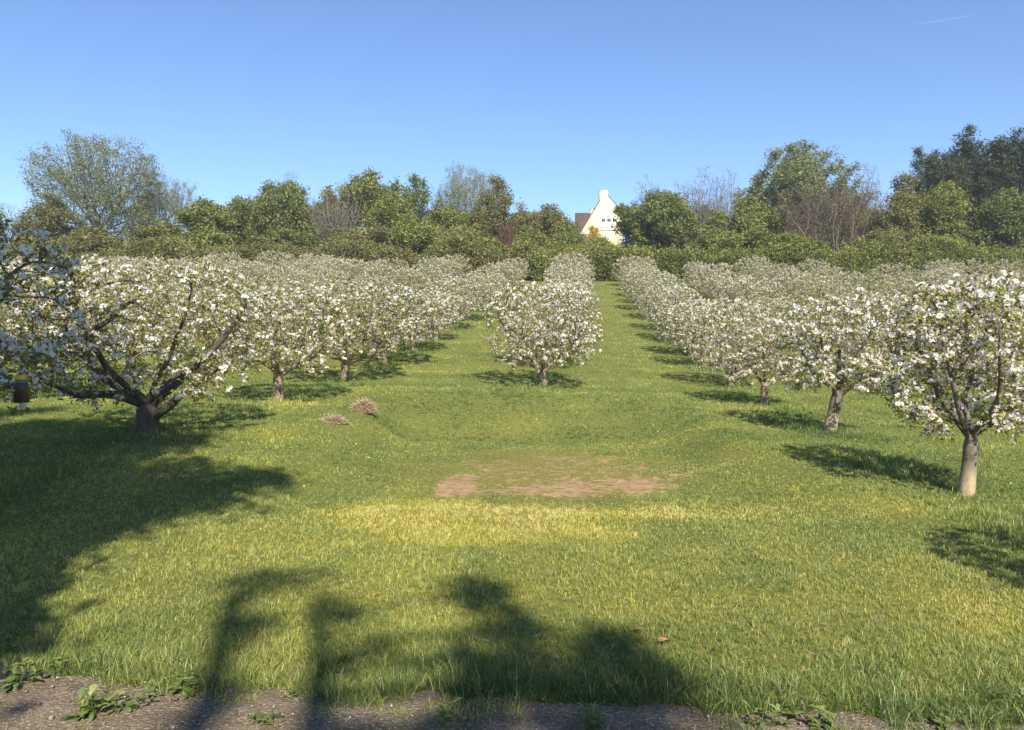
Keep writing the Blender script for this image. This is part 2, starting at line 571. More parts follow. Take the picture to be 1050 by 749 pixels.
# ------------------------------------------------------------------ growing trees
def colonize(att, starts, step, infl, kill, iters, r, up=0.0, jit=0.15):
    """space colonisation. starts: polylines (the first from the root, others begin at an earlier point)."""
    N, PAR = [], []
    for pl in starts:
        prev = -1
        for j, p in enumerate(pl):
            if j == 0 and N:
                d2 = [sum((a - b) ** 2 for a, b in zip(p, q)) for q in N]
                prev = int(np.argmin(d2))
                if d2[prev] < 1e-6:
                    continue
            N.append(tuple(p))
            PAR.append(prev)
            prev = len(N) - 1
    nodes = np.array(N, dtype=float)
    par = list(PAR)
    att = np.array(att)
    best = np.full(len(att), 1e9)
    bi = np.zeros(len(att), dtype=int)
    new0 = 0
    for it in range(iters):
        nn = nodes[new0:]
        if len(nn) == 0 or len(att) == 0:
            break
        D = np.linalg.norm(att[:, None, :] - nn[None], axis=2)
        j = D.argmin(1)
        dm = D[np.arange(len(att)), j]
        upd = dm < best
        best[upd] = dm[upd]
        bi[upd] = j[upd] + new0
        live = best > kill
        att, best, bi = att[live], best[live], bi[live]
        act = best < infl
        if not act.any():
            break
        vec = (att[act] - nodes[bi[act]])
        vec /= np.linalg.norm(vec, axis=1)[:, None] + 1e-9
        S = np.zeros((len(nodes), 3))
        np.add.at(S, bi[act], vec)
        idx = np.unique(bi[act])
        d = S[idx]
        d /= np.linalg.norm(d, axis=1)[:, None] + 1e-9
        d += r.normal(0, jit, d.shape)
        d[:, 2] += up
        d /= np.linalg.norm(d, axis=1)[:, None] + 1e-9
        new0 = len(nodes)
        nodes = np.concatenate([nodes, nodes[idx] + d * step])
        par += idx.tolist()
    return nodes, np.array(par)

def radii(nodes, par, tip, ex, base=None):
    n = len(nodes)
    acc = np.zeros(n)
    for i in range(n - 1, -1, -1):
        if acc[i] == 0:
            acc[i] = tip ** ex
        if par[i] >= 0:
            acc[par[i]] += acc[i]
    r = acc ** (1 / ex)
    if base:
        e2 = math.log(base / tip) / math.log(max(r[0] / tip, 1.01))
        r = tip * (r / tip) ** e2
    return r

def tubes(nodes, par, rad, smooth_n=2, flare=0.0, min_r=0.0):
    n = len(nodes)
    ch = [[] for _ in range(n)]
    for i in range(n):
        if par[i] >= 0:
            ch[par[i]].append(i)
    P = nodes.copy()
    main = [max(c, key=lambda q: rad[q]) if c else -1 for c in ch]
    for _ in range(smooth_n):
        Q = P.copy()
        for i in range(n):
            if par[i] >= 0 and main[i] >= 0:
                Q[i] = 0.5 * P[i] + 0.25 * P[par[i]] + 0.25 * P[main[i]]
        P = Q
    Vs, Qs, base = [], [], 0
    started = [i for i in range(n) if par[i] < 0 or main[par[i]] != i]
    for s in started:
        line = [s]
        while main[line[-1]] >= 0:
            line.append(main[line[-1]])
        pts = P[line]
        rr = rad[line].copy()
        if par[s] >= 0:
            pts = np.concatenate([P[par[s]][None], pts])
            rr = np.concatenate([[min(rad[par[s]], rr[0] * 1.25)], rr])
        if len(pts) < 2 or rr[0] < min_r:
            continue
        k = 12 if rr[0] > .09 else (7 if rr[0] > .035 else (5 if rr[0] > .015 else 3))
        tan_ = np.gradient(pts, axis=0)
        tan_ /= np.linalg.norm(tan_, axis=1)[:, None] + 1e-9
        ref = np.array([1.0, 0, 0]) if abs(tan_[0][0]) < 0.8 else np.array([0, 1.0, 0])
        rings = []
        ang = np.arange(k) * 2 * pi / k
        for p, tt, q in zip(pts, tan_, rr):
            ref = ref - tt * ref.dot(tt)
            ref /= np.linalg.norm(ref) + 1e-9
            bi = np.cross(tt, ref)
            rings.append(p + q * (np.cos(ang)[:, None] * ref + np.sin(ang)[:, None] * bi))
        Vs.append(np.concatenate(rings))
        m_ = len(pts)
        a = (np.arange(m_ - 1)[:, None] * k + np.arange(k)[None]).ravel()
        b = (np.arange(m_ - 1)[:, None] * k + (np.arange(k)[None] + 1) % k).ravel()
        Qs.append(np.stack([a, b, b + k, a + k], 1) + base)
        base += m_ * k
    return np.concatenate(Vs), np.concatenate(Qs), P

def rand_rot(n, r):
    q = r.normal(0, 1, (n, 4))
    q /= np.linalg.norm(q, axis=1)[:, None]
    w, x, y, z = q.T
    return np.stack([np.stack([1 - 2 * (y * y + z * z), 2 * (x * y - z * w), 2 * (x * z + y * w)], 1),
                     np.stack([2 * (x * y + z * w), 1 - 2 * (x * x + z * z), 2 * (y * z - x * w)], 1),
                     np.stack([2 * (x * z - y * w), 2 * (y * z + x * w), 1 - 2 * (x * x + y * y)], 1)], 1)

def leaf_faces(P, size, asp, r, flat=0.0, fold=0.18):
    """folded diamond leaves at P; flat>0 turns normals upward"""
    n = len(P)
    M = rand_rot(n, r)
    u, w = M[:, :, 0], M[:, :, 1]
    if flat:
        u = u * np.array([1, 1, 1 - flat])
        w = w * np.array([1, 1, 1 - flat])
        u /= np.linalg.norm(u, axis=1)[:, None] + 1e-9
        w /= np.linalg.norm(w, axis=1)[:, None] + 1e-9
    nn = np.cross(u, w)
    s = (size * r.uniform(0.65, 1.3, n))[:, None]
    V = np.stack([P - u * s * .5, P + w * s * asp * .5 + nn * s * fold, P + u * s * .5, P - w * s * asp * .5 + nn * s * fold], 1).reshape(-1, 3)
    i = np.arange(n) * 4
    return V, np.stack([i, i + 1, i + 2, i + 3], 1)

# ---- blossom cluster templates
def cluster_template(r):
    V, T = [], []
    nb = r.integers(4, 7)
    for b in range(nb):
        d = r.normal(0, 1, 3)
        d[2] = abs(d[2]) * 0.8
        d /= np.linalg.norm(d)
        c = d * r.uniform(.022, .048)
        u = np.cross(d, r.normal(0, 1, 3)); u /= np.linalg.norm(u)
        w = np.cross(d, u)
        rad = r.uniform(.017, .025)
        pink = r.uniform(0, 1) ** 3
        cup = r.uniform(0.15, 0.6)
        for k in range(5):
            a = k * 2 * pi / 5 + r.normal(0, .1)
            e = u * cos(a) + w * sin(a)
            s = -u * sin(a) + w * cos(a)
            V += [c + e * rad * .12, c + e * rad * .62 + s * rad * .46 + d * rad * cup * .5, c + e * rad * 1.08 + d * rad * cup, c + e * rad * .62 - s * rad * .46 + d * rad * cup * .5]
            T += [min(1, 0.25 + pink * .4), pink * .5, pink * .35, pink * .5]
    return np.array(V), np.array(T)
_rt = R(9)
CLUST = [cluster_template(_rt) for _ in range(10)]

def clusters(P, r, scale=1.0):
    Vs, Ts = [], []
    which = r.integers(0, len(CLUST), len(P))
    for k, (cv, ct) in enumerate(CLUST):
        p = P[which == k]
        if not len(p):
            continue
        a = r.uniform(0, 2 * pi, len(p))
        tl = r.normal(0, .5, (len(p), 2))
        ca, sa = np.cos(a), np.sin(a)
        Rz = np.zeros((len(p), 3, 3))
        Rz[:, 0, 0], Rz[:, 0, 1], Rz[:, 1, 0], Rz[:, 1, 1], Rz[:, 2, 2] = ca, -sa, sa, ca, 1
        Rx = np.zeros((len(p), 3, 3))
        c2, s2 = np.cos(tl[:, 0]), np.sin(tl[:, 0])
        Rx[:, 0, 0], Rx[:, 1, 1], Rx[:, 1, 2], Rx[:, 2, 1], Rx[:, 2, 2] = 1, c2, -s2, s2, c2
        M = Rz @ Rx
        s = (scale * r.uniform(.55, 1.45, len(p)))[:, None, None]
        v = np.einsum('nij,vj->nvi', M, cv) * s + p[:, None, :]
        Vs.append(v.reshape(-1, 3))
        Ts.append(np.tile(ct, len(p)))
    V = np.concatenate(Vs)
    i = np.arange(len(V) // 4) * 4
    return V, np.stack([i, i + 1, i + 2, i + 3], 1), np.concatenate(Ts)

M_BARK = bark_mat('apple_bark', (0.055, 0.042, 0.028), (0.33, 0.255, 0.165), 11)
M_BARK_DARK = bark_mat('apple_bark_dark', (0.022, 0.018, 0.014), (0.115, 0.092, 0.07), 11)
M_BARK_PALE = bark_mat('apple_bark_pale_foot', (0.03, 0.025, 0.02), (0.19, 0.155, 0.115), 11, pale=((0.36, 0.285, 0.17), 0.50))
M_PETAL = leaf_mat('petals', [(0.0, (0.93, 0.905, 0.84)), (0.5, (0.80, 0.69, 0.66)), (1.0, (0.72, 0.55, 0.50))], 0.5, gloss=0.0)
M_ALEAF = leaf_mat('apple_leaves', [(0.0, (0.09, 0.095, 0.022)), (0.5, (0.225, 0.225, 0.045)), (1.0, (0.42, 0.38, 0.10))], 0.35)

def wiggle(p0, p1, n, amp, r, sag=0.0):
    p0, p1 = np.array(p0, float), np.array(p1, float)
    out = []
    off = np.zeros(3)
    for i in range(n + 1):
        f = i / n
        if 0 < i:
            off = off + r.normal(0, amp, 3)
        out.append(p0 + (p1 - p0) * f + off * min(1, 2.5 * f) + np.array([0, 0, sag * 4 * f * (1 - f)]))
    return out

def apple(seed, fork=0.62, rx=1.95, ry=1.95, top=2.75, low=0.75, limbs=5, base_r=0.12, lean=(0, 0), natt=900, special=None, bark=None,
          nclus=1020, vase=0.55, spread=(0.55, 0.8), leafn=10500, thick=0):
    r = R(seed)
    cz = (top + low) / 2
    rz = (top - low) / 2
    starts = [wiggle((0, 0, -0.12), (lean[0], lean[1], fork), 6, .012, r)]
    a0 = r.uniform(0, 6.28)
    tip_nodes = []
    if special:
        for pl in special:
            pts = []
            for a, b in zip(pl[:-1], pl[1:]):
                L = np.linalg.norm(np.array(b) - np.array(a))
                w = wiggle(a, b, max(2, int(L / .11)), .022, r)
                pts += w if not pts else w[1:]
            starts.append(pts)
    f0 = np.array(starts[0][-1])
    for k in range(limbs):
        a = a0 + 2 * pi * k / limbs + r.normal(0, .25)
        q = r.uniform(*spread)
        e = np.array([cos(a) * rx * q, sin(a) * ry * q, 0])
        hz = r.uniform(.25, .75) * (top - fork) + fork
        mid = f0 + e * .5 + np.array([0, 0, (hz - fork) * r.uniform(.15, .5)])
        end = f0 * np.array([1, 1, 0]) + e + np.array([0, 0, hz])
        w1 = wiggle(starts[0][-1 - (k % 2)], mid, 5, .02, r)
        w2 = wiggle(w1[-1], end, 6, .022, r)
        starts.append(w1 + w2[1:])
    # attractors: lumpy vase crown
    A = []
    while len(A) < natt:
        p = r.normal(0, 1, (natt, 3))
        p /= np.linalg.norm(p, axis=1)[:, None]
        p *= r.uniform(0, 1, natt)[:, None] ** 0.42
        p[:, 2] = np.sign(p[:, 2]) * np.abs(p[:, 2]) ** .72
        rho = np.hypot(p[:, 0], p[:, 1])
        p[:, :2] *= (np.clip(rho, .02, 1) ** -.22)[:, None]
        rho = np.hypot(p[:, 0], p[:, 1])
        q = p * np.array([rx, ry, rz]) + np.array([lean[0], lean[1], cz])
        ok = (q[:, 2] > fork + .05 + (1 - np.clip(rho, 0, 1)) * 0.3 - 0.35 * (rho > .45))
        lump = fbm(q[:, 0] * 1 + q[:, 2] * .7, q[:, 1] + q[:, 2] * .5, 2.3, seed % 50 + 60, 2)
        ok &= lump > r.uniform(-1.3, 0.1, natt)
        ok &= ~((rho < .35) & (p[:, 2] > 0.45) & (r.uniform(0, 1, natt) < vase))
        A += q[ok].tolist()
    A = np.array(A[:natt])
    nodes, par = colonize(A, starts, .095, .75, .15, 60, r, up=.03, jit=.22)
    rad = radii(nodes, par, .0042, 2.5, base_r)
    if thick:
        for pts in starts[1:1 + len(special)]:
            idx = [int(np.argmin(((nodes - p) ** 2).sum(1))) for p in pts]
            rad[idx] = np.maximum(rad[idx], np.linspace(thick, .018, len(idx)))
    for i in range(min(3, len(rad))):
        rad[i] *= 1.22 - .08 * i
    TV, TQ, P = tubes(nodes, par, rad, 2)
    # blossom on the thin wood
    thin = np.where((rad < .013) & (nodes[:, 2] > fork * 0.9))[0]
    w = 1.0 / (0.3 + rad[thin] * 60)
    tips = np.array([i for i in thin if not (par == i).any()])
    pick = np.concatenate([tips, r.choice(thin, max(0, nclus - len(tips)), p=w / w.sum())]) if len(tips) < nclus else r.choice(tips, nclus, replace=False)
    cp = P[pick] + r.normal(0, .028, (len(pick), 3)) + np.array([0, 0, .02])
    BV, BQ, BT = clusters(cp, r, 1.12)
    lp = P[r.choice(thin, leafn)]
    near = r.uniform(0, 1, leafn) < .5
    lp[near] = cp[r.integers(0, len(cp), near.sum())]
    lp = lp + r.normal(0, .05, lp.shape)
    LV, LQ = leaf_faces(lp, .058, .5, r)
    lt = np.clip(r.normal(.5, .25, leafn), 0, 1)
    d = {'trunk': mesh('trunk', TV, TQ, bark or M_BARK, smooth=True, link=False),
         'crown': mesh('crown', LV, LQ, M_ALEAF, attrs={'tint': np.repeat(lt, 4)}, link=False),
         'blossom': mesh('blossom', BV, BQ, M_PETAL, attrs={'tint': BT}, link=False)}
    return d

# hero limbs in the tree's own frame (x right, y away, z up)
AP = {}
AP['wide'] = apple(101, thick=.088, fork=.56, rx=1.85, ry=1.7, top=2.95, low=.36, limbs=4, base_r=.175, bark=M_BARK_DARK, natt=950, nclus=900, vase=.75, special=[
    [(0.02, 0, .26), (.45, -.18, .50), (.72, -.16, .74), (1.0, -.2, .95), (1.5, -.3, 1.2)],
    [(0, 0, .50), (-.38, -.2, .72), (-.85, -.25, .62), (-1.2, -.25, .80), (-1.65, -.3, .98)],
    [(0, 0, .52), (-.5, .05, .92), (-1.0, .1, 1.15), (-1.35, 0, 1.75), (-1.2, 0, 2.3)],
    [(0, 0, .52), (-.75, -.1, 1.05), (-.95, -.25, 1.6), (-.4, -.3, 1.95), (.1, -.35, 2.25)],
    [(0.05, 0, .5), (.55, .2, 1.0), (1.1, .1, 1.5), (1.6, .1, 2.2)]])
AP['straight'] = apple(202, leafn=7500, fork=.78, rx=1.02, ry=1.2, top=2.85, low=.6, limbs=5, base_r=.09, lean=(.05, 0), bark=M_BARK_PALE, natt=950, nclus=900, vase=.2, special=[
    [(.03, 0, .70), (.4, -.1, 1.05), (.8, -.1, 1.2), (1.15, -.1, 1.45)],
    [(.03, 0, .75), (-.4, -.15, 1.1), (-.75, -.25, 1.0), (-1.0, -.3, 1.05)]])
AP['forked'] = apple(303, fork=.5, rx=1.82, ry=1.8, top=3.15, low=.40, limbs=4, base_r=.125, lean=(-.03, 0), natt=1000, nclus=1350, vase=.1, special=[
    [(-.03, 0, .38), (-.45, -.12, .72), (-.95, -.2, .98)],
    [(-.02, 0, .48), (-.04, -.08, .9), (.05, -.1, 1.6)],
    [(0, 0, .48), (.35, 0, .95), (.8, -.1, 1.3)]])
AP['leaning'] = apple(404, fork=.85, rx=1.22, ry=1.35, top=2.7, low=.55, limbs=5, base_r=.11, lean=(.16, 0), natt=760, nclus=980, leafn=6500, bark=M_BARK_PALE)
AP['shaded'] = apple(505, fork=.7, rx=2.05, ry=2.0, top=3.15, low=.75, limbs=5, base_r=.14, natt=950, nclus=1250, vase=.3, special=[
    [(0, 0, .6), (.7, -.1, .95), (1.3, -.15, 1.2), (1.80, -.2, 1.37)]])
for i in range(4):
    AP['plain%d' % i] = apple(610 + i * 7, fork=[.6, .72, .55, .66][i], rx=[1.6, 1.5, 1.7, 1.55][i], ry=[1.7, 1.55, 1.6, 1.75][i], top=[2.7, 2.95, 2.75, 2.5][i], low=.42, limbs=[5, 4, 5, 6][i], base_r=.115, natt=900, nclus=1120, vase=[.4, .6, .3, .5][i])

for i in range(3):
    AP['leafy%d' % i] = apple(710 + i * 5, fork=[.6, .7, .55][i], rx=[1.75, 1.65, 1.8][i], ry=[1.75, 1.8, 1.65][i], top=[2.7, 2.9, 2.6][i], low=.45, limbs=[5, 4, 6][i], base_r=.115, natt=850, nclus=[900, 980, 800][i], leafn=11500, vase=.3)

ORD = ['first', 'second', 'third', 'fourth', 'fifth', 'sixth', 'seventh', 'eighth', 'ninth', 'tenth', 'eleventh', 'twelfth', 'thirteenth', 'fourteenth', 'fifteenth', 'sixteenth', 'seventeenth']
SPECIAL = {  # (row, number from the front)
    (1, 0): ('plain1', 'blossoming apple tree beyond the frame edge whose shade falls on bright grass', 0.6, .74),
    (1, 1): ('straight', 'big white blossoming apple tree with a straight trunk worn pale at its foot', 0, .95),
    (1, 2): ('leaning', 'blossoming apple tree on a slim leaning trunk, just uphill of the straight pale-footed one', 0, 1),
    (1, 3): ('plain1', 'blossoming apple tree with a thin twin-coloured trunk, third in the row beside the lane', 2.2, .85),
    (-1, 0): ('shaded', 'apple tree in grey shade at the frame edge, a bottle trap hanging from its branch', 0, 1),
    (-1, 1): ('wide', 'old spreading apple tree with thick dark trunk and low crooked boughs', 0, 1),
    (-1, 2): ('plain0', 'blossoming apple tree with pale forked trunk just behind the old spreading one', 1.0, 1),
    (0, 0): ('forked', 'rounded white apple tree with forked trunk standing alone at the head of the middle row', 0, 1),
}
cnt = {}
ra = R(88)
for (x, y, k) in ORCH:
    n = cnt.get(k, 0)
    cnt[k] = n + 1
    if (k, n) in SPECIAL:
        kind, label, rz, sc = SPECIAL[(k, n)]
        s3 = (sc, sc, sc)
    else:
        kind = ['plain0', 'plain1', 'plain2', 'plain3', 'forked'][ra.integers(0, 5)]
        if ra.uniform() < (.25 if y < 30 else .7) * (1 if abs(k) > 1 or y > 45 else .4):
            kind = 'leafy%d' % ra.integers(0, 3)
        rz = ra.uniform(0, 6.28)
        sc = ra.uniform(.82, 1.13)
        wd_ = .86 if (k == 1 and n < 8) else 1.06
        s3 = (sc * wd_ * ra.uniform(.88, 1.14), sc * wd_ * ra.uniform(.88, 1.14), sc)
        if k == 0:
            where = 'middle row'
        elif k > 0:
            where = ('row right of the lane' if k == 1 else ORD[k - 1] + ' row right of the lane')
        else:
            where = ORD[-k - 1] + ' row left of the middle row'
        label = 'white blossoming apple tree, %s uphill in the %s' % (ORD[n], where)
    rt = thing('apple_tree', label, 'apple tree', (x, y, h1(x, y) - .01), rz, 'apple trees in rows up the orchard slope')
    rt.scale = s3
    for pn in ('trunk', 'crown', 'blossom'):
        obj(pn, AP[kind][pn], rt)
print('apple trees', len(ORCH))

# ------------------------------------------------------------------ background trees
def bgtree(seed, hgt, wid, base_frac, natt, nleaf, leaf, step, tip, base_r, stems=1, shape='round', asp=.6, sig=.25, flat=.2, minr=0.0, shell=.45, lumps=14, trunk_to=None):
    """a crown grown from lumps; returns trunk and crown meshes, true size hgt x wid"""
    r = R(seed)
    z0 = hgt * base_frac
    cz, rz, rx = (hgt + z0) / 2, (hgt - z0) / 2, wid / 2
    L = []
    for i in range(lumps):
        d = r.normal(0, 1, 3); d /= np.linalg.norm(d)
        q = r.uniform(.35, .8)
        c = d * q
        if shape == 'cone':
            c[2] = r.uniform(-.9, .75)
            w = (1 - (c[2] + 1) / 2) * .8 + .08
            a = r.uniform(0, 6.28)
            c[0], c[1] = cos(a) * w * r.uniform(.2, .9), sin(a) * w * r.uniform(.2, .9)
            L.append((c, r.uniform(.18, .32) * (.5 + w)))
        else:
            L.append((c, r.uniform(.26, .46)))
    if shape == 'cone':
        L.append((np.array([0, 0, .8]), .2))
    A = []
    per = natt // len(L) + 1
    for c, q in L:
        p = r.normal(0, 1, (per, 3)); p /= np.linalg.norm(p, axis=1)[:, None]
        p = c + p * q * r.uniform(0, 1, per)[:, None] ** shell
        A.append(p)
    A = np.concatenate(A) * np.array([rx, rx, rz]) + np.array([0, 0, cz])
    A = A[A[:, 2] > max(.15, z0 * .6)]
    mx = np.array([np.abs(A[:, 0]).max(), np.abs(A[:, 1]).max()])
    A[:, 0] *= rx / mx[0]; A[:, 1] *= rx / mx[1]
    A[:, 2] = (A[:, 2] - A[:, 2].min()) / (A[:, 2].max() - A[:, 2].min()) * (hgt * .985 - max(.2, z0 * .8)) + max(.2, z0 * .8)
    starts = []
    tt = trunk_to or max(z0 * 1.15, hgt * .18)
    for s in range(stems):
        a = r.uniform(0, 6.28)
        b0 = np.array([cos(a), sin(a), 0]) * (wid * .22 if stems > 1 else 0)
        starts.append(wiggle(b0 + np.array([0, 0, -.4]), b0 * 1.5 + np.array([0, 0, tt]), max(4, int(tt / step)), step * .08, r))
    if shape == 'cone':
        starts[0] += wiggle(starts[0][-1], (0, 0, hgt * .95), int(hgt / step), step * .05, r)[1:]
    nodes, par = colonize(A, starts[:1], step, step * 9, step * 1.5, 90, r, up=.04, jit=.2) if stems == 1 else colonize_multi(A, starts, step, r)
    rad = radii(nodes, par, tip, 2.4, base_r)
    TV, TQ, P = tubes(nodes, par, rad, 2, min_r=minr)
    thin = np.where(rad < tip * 4)[0]
    # leaves follow lumps: a bunch around each pick
    pk = r.choice(thin, max(60, nleaf // 14))
    lp = P[np.repeat(pk, 14)] + r.normal(0, sig, (len(pk) * 14, 3)) * np.array([1, 1, .75])
    lp = lp[lp[:, 2] > .05]
    LV, LQ = leaf_faces(lp, leaf, asp, r, flat)
    bt = r.normal(.5, .16, len(pk))
    lt = np.clip(np.repeat(bt, 14)[:len(lp)] + r.normal(0, .14, len(lp)), 0, 1)
    return {'trunk': mesh('trunk', TV, TQ, None, smooth=True, link=False), 'crown': mesh('crown', LV, LQ, None, attrs={'tint': np.repeat(lt, 4)}, link=False), 'h': hgt, 'w': wid}

def colonize_multi(A, starts, step, r):
    # several stems: grow them as one graph by starting each from the ground
    N, PAR = [], []
    for pl in starts:
        prev = -1
        for p in pl:
            N.append(p); PAR.append(prev); prev = len(N) - 1
    N = np.array(N)
    # reuse colonize on the joined nodes
    return colonize_nodes(A, N, PAR, step, r)

def colonize_nodes(att, nodes, par, step, r):
    par = list(par)
    best = np.full(len(att), 1e9); bi = np.zeros(len(att), dtype=int); new0 = 0
    infl, kill = step * 9, step * 1.5
    for it in range(90):
        nn = nodes[new0:]
        if not len(nn) or not len(att):
            break
        D = np.linalg.norm(att[:, None] - nn[None], axis=2)
        j = D.argmin(1); dm = D[np.arange(len(att)), j]
        u = dm < best
        best[u] = dm[u]; bi[u] = j[u] + new0
        lv = best > kill
        att, best, bi = att[lv], best[lv], bi[lv]
        ac = best < infl
        if not ac.any():
            break
        v = att[ac] - nodes[bi[ac]]
        v /= np.linalg.norm(v, axis=1)[:, None] + 1e-9
        S = np.zeros((len(nodes), 3)); np.add.at(S, bi[ac], v)
        idx = np.unique(bi[ac])
        d = S[idx]; d /= np.linalg.norm(d, axis=1)[:, None] + 1e-9
        d += r.normal(0, .2, d.shape); d /= np.linalg.norm(d, axis=1)[:, None]
        new0 = len(nodes)
        nodes = np.concatenate([nodes, nodes[idx] + d * step])
        par += idx.tolist()
    return nodes, np.array(par)

M_BWOOD = bark_mat('tree_bark', (0.045, 0.038, 0.03), (0.16, 0.135, 0.105), 3)
M_GWOOD = bark_mat('grey_bark', (0.085, 0.078, 0.07), (0.24, 0.22, 0.19), 3)
M_TWIG = bark_mat('brown_twigs', (0.06, 0.045, 0.035), (0.17, 0.13, 0.10), 3)

LM = {
    'sage': leaf_mat('sage_leaves', [(0, (0.096, 0.120, 0.048)), (.5, (0.210, 0.240, 0.096)), (1, (0.336, 0.348, 0.144))]),
    'mid': leaf_mat('mid_green_leaves', [(0, (0.079, 0.103, 0.024)), (.5, (0.210, 0.238, 0.052)), (1, (0.422, 0.410, 0.097))]),
    'bright': leaf_mat('bright_green_leaves', [(0, (0.076, 0.105, 0.022)), (.5, (0.186, 0.216, 0.043)), (1, (0.373, 0.357, 0.078))]),
    'lime': leaf_mat('yellow_green_leaves', [(0, (0.081, 0.101, 0.023)), (.5, (0.196, 0.220, 0.044)), (1, (0.380, 0.372, 0.090))]),
    'dark': leaf_mat('dark_green_leaves', [(0, (0.057, 0.080, 0.021)), (.5, (0.151, 0.185, 0.044)), (1, (0.320, 0.335, 0.080))]),
    'olive': leaf_mat('olive_leaves', [(0, (0.078, 0.085, 0.028)), (.5, (0.206, 0.201, 0.062)), (1, (0.369, 0.334, 0.111))]),
    'pine': leaf_mat('pine_needles', [(0, (0.012, 0.021, 0.009)), (.5, (0.043, 0.061, 0.025)), (1, (0.105, 0.124, 0.048))], .15),
    'brown': leaf_mat('brown_buds', [(0, (0.063, 0.048, 0.033)), (.5, (0.145, 0.111, 0.074)), (1, (0.240, 0.189, 0.127))]),
    'rust': leaf_mat('copper_leaves', [(0, (0.07, 0.035, 0.02)), (.5, (0.17, 0.085, 0.05)), (1, (0.26, 0.15, 0.09))]),
    'gold': leaf_mat('golden_leaves', [(0, (0.26, 0.17, 0.015)), (.5, (0.50, 0.32, 0.02)), (1, (0.70, 0.50, 0.04))]),
    'grey': leaf_mat('grey_buds', [(0, (0.09, 0.08, 0.065)), (.5, (0.17, 0.155, 0.12)), (1, (0.25, 0.235, 0.17))]),
}
BT = {
    'oak': bgtree(11, 18, 17, .12, 4200, 42000, .19, .36, .02, .40, shape='round', sig=.36, lumps=46, shell=.45, trunk_to=5.2, minr=0),
    'roundA': bgtree(21, 9, 8, .05, 800, 26000, .24, .38, .02, .2, stems=3, sig=.30, lumps=16),
    'roundB': bgtree(22, 10, 8, .08, 800, 26000, .24, .38, .02, .2, stems=2, sig=.30, lumps=20),
    'tallC': bgtree(23, 12, 7, .08, 800, 26000, .24, .38, .02, .22, stems=2, sig=.32, lumps=18),
    'bushD': bgtree(24, 5, 6, .0, 700, 22000, .20, .27, .015, .1, stems=5, sig=.24, lumps=18),
    'bushE': bgtree(25, 4.5, 6.5, .0, 700, 22000, .20, .27, .015, .1, stems=6, sig=.24, lumps=20),
    'bareF': bgtree(31, 12, 11, .12, 3600, 9000, .11, .30, .017, .22, stems=1, sig=.25, lumps=40, trunk_to=3.0),
    'bareG': bgtree(32, 11, 11, .12, 3600, 12000, .11, .30, .017, .22, stems=1, sig=.25, lumps=36, trunk_to=2.4),
    'thorn': bgtree(33, 6, 8, .0, 2200, 34000, .12, .2, .010, .1, stems=7, sig=.16, lumps=22, asp=.3),
    'pineH': bgtree(41, 14, 9, .1, 900, 24000, .34, .4, .02, .3, shape='cone', asp=.28, sig=.30, flat=.35, lumps=26),
    'pineI': bgtree(45, 15, 11, .05, 1500, 64000, .36, .4, .02, .3, shape='round', asp=.3, sig=.32, flat=.5, lumps=40),
    'giant': bgtree(51, 17, 15, .08, 1700, 60000, .26, .42, .02, .35, stems=2, sig=.34, lumps=30),
    'wideJ': bgtree(52, 9, 10, .03, 1000, 36000, .24, .36, .02, .2, stems=4, sig=.30, lumps=24),
}
rb = R(404)
def bg(name, label, cat, kind, leafm, wood, px, ptop, pw, d, group=None, rz=None, depth=None):
    p = BT[kind]
    x = at(px, d)
    z0 = h1(x, d)
    hgt = ztop(ptop, d) - z0
    w = pw / FPX * d
    o = thing(name, label, cat, (x, d, z0 - .05), rb.uniform(0, 6.28) if rz is None else rz, group)
    s = w / p['w'] * 1.22
    o.scale = (s, s, hgt / p['h'])
    for pn, mm in (('trunk', wood), ('crown', leafm)):
        c = obj(pn, p[pn], o)
        if not p[pn].materials:
            p[pn].materials.append(mm)
        c.material_slots[0].link = 'OBJECT'
        c.material_slots[0].material = mm
    return o

T = 'trees on the ridge behind the orchard'
S = 'bushes in the belt behind the orchard'
tr = 'tree'
bg('oak_tree', 'very tall spreading tree with thin sage leaf and sky showing through', tr, 'oak', LM['sage'], M_BWOOD, 102, 129, 122, 100, T, 0.4)
bg('tree', 'smaller thin-leaved tree beside the very tall spreading one', tr, 'oak', LM['sage'], M_BWOOD, 166, 168, 58, 104, T, 2.0)
bg('shrub', 'brownish dark conifer-like bush at the foot of the tallest tree', 'bush', 'tallC', LM['olive'], M_TWIG, 55, 198, 58, 94, S)
bg('bare_tree', 'bare grey twiggy tree at the far left edge behind the shaded apple', tr, 'bareF', LM['grey'], M_GWOOD, 10, 205, 48, 98, T)
bg('shrub', 'low olive bush under the tall spreading tree', 'bush', 'bushD', LM['olive'], M_TWIG, 128, 232, 80, 88, S)
bg('tree', 'broad rounded dark green tree next to the thin-leaved pair', tr, 'roundA', LM['mid'], M_BWOOD, 218, 205, 88, 92, T)
bg('tree', 'dark green bushy tree with bare grey twigs rising behind it', tr, 'wideJ', LM['dark'], M_BWOOD, 287, 184, 80, 94, T)
bg('bare_tree', 'bare grey treetop rising behind the dark bushy tree', tr, 'bareF', LM['grey'], M_GWOOD, 303, 171, 46, 102, T)
bg('tree', 'fresh bright green tree with a domed top, tallest left of centre', tr, 'roundB', LM['bright'], M_BWOOD, 371, 167, 82, 100, T)
bg('bare_tree', 'pinkish brown leafless tree in front of the bright green dome', tr, 'bareG', LM['brown'], M_GWOOD, 346, 184, 56, 93, T)
bg('tree', 'dull green rounded tree between the leafless brown one and the dark spire', tr, 'roundA', LM['mid'], M_BWOOD, 402, 192, 78, 92, T)
bg('tree', 'dark bluish green tree with an uneven spired top', tr, 'tallC', LM['dark'], M_BWOOD, 436, 177, 46, 98, T)
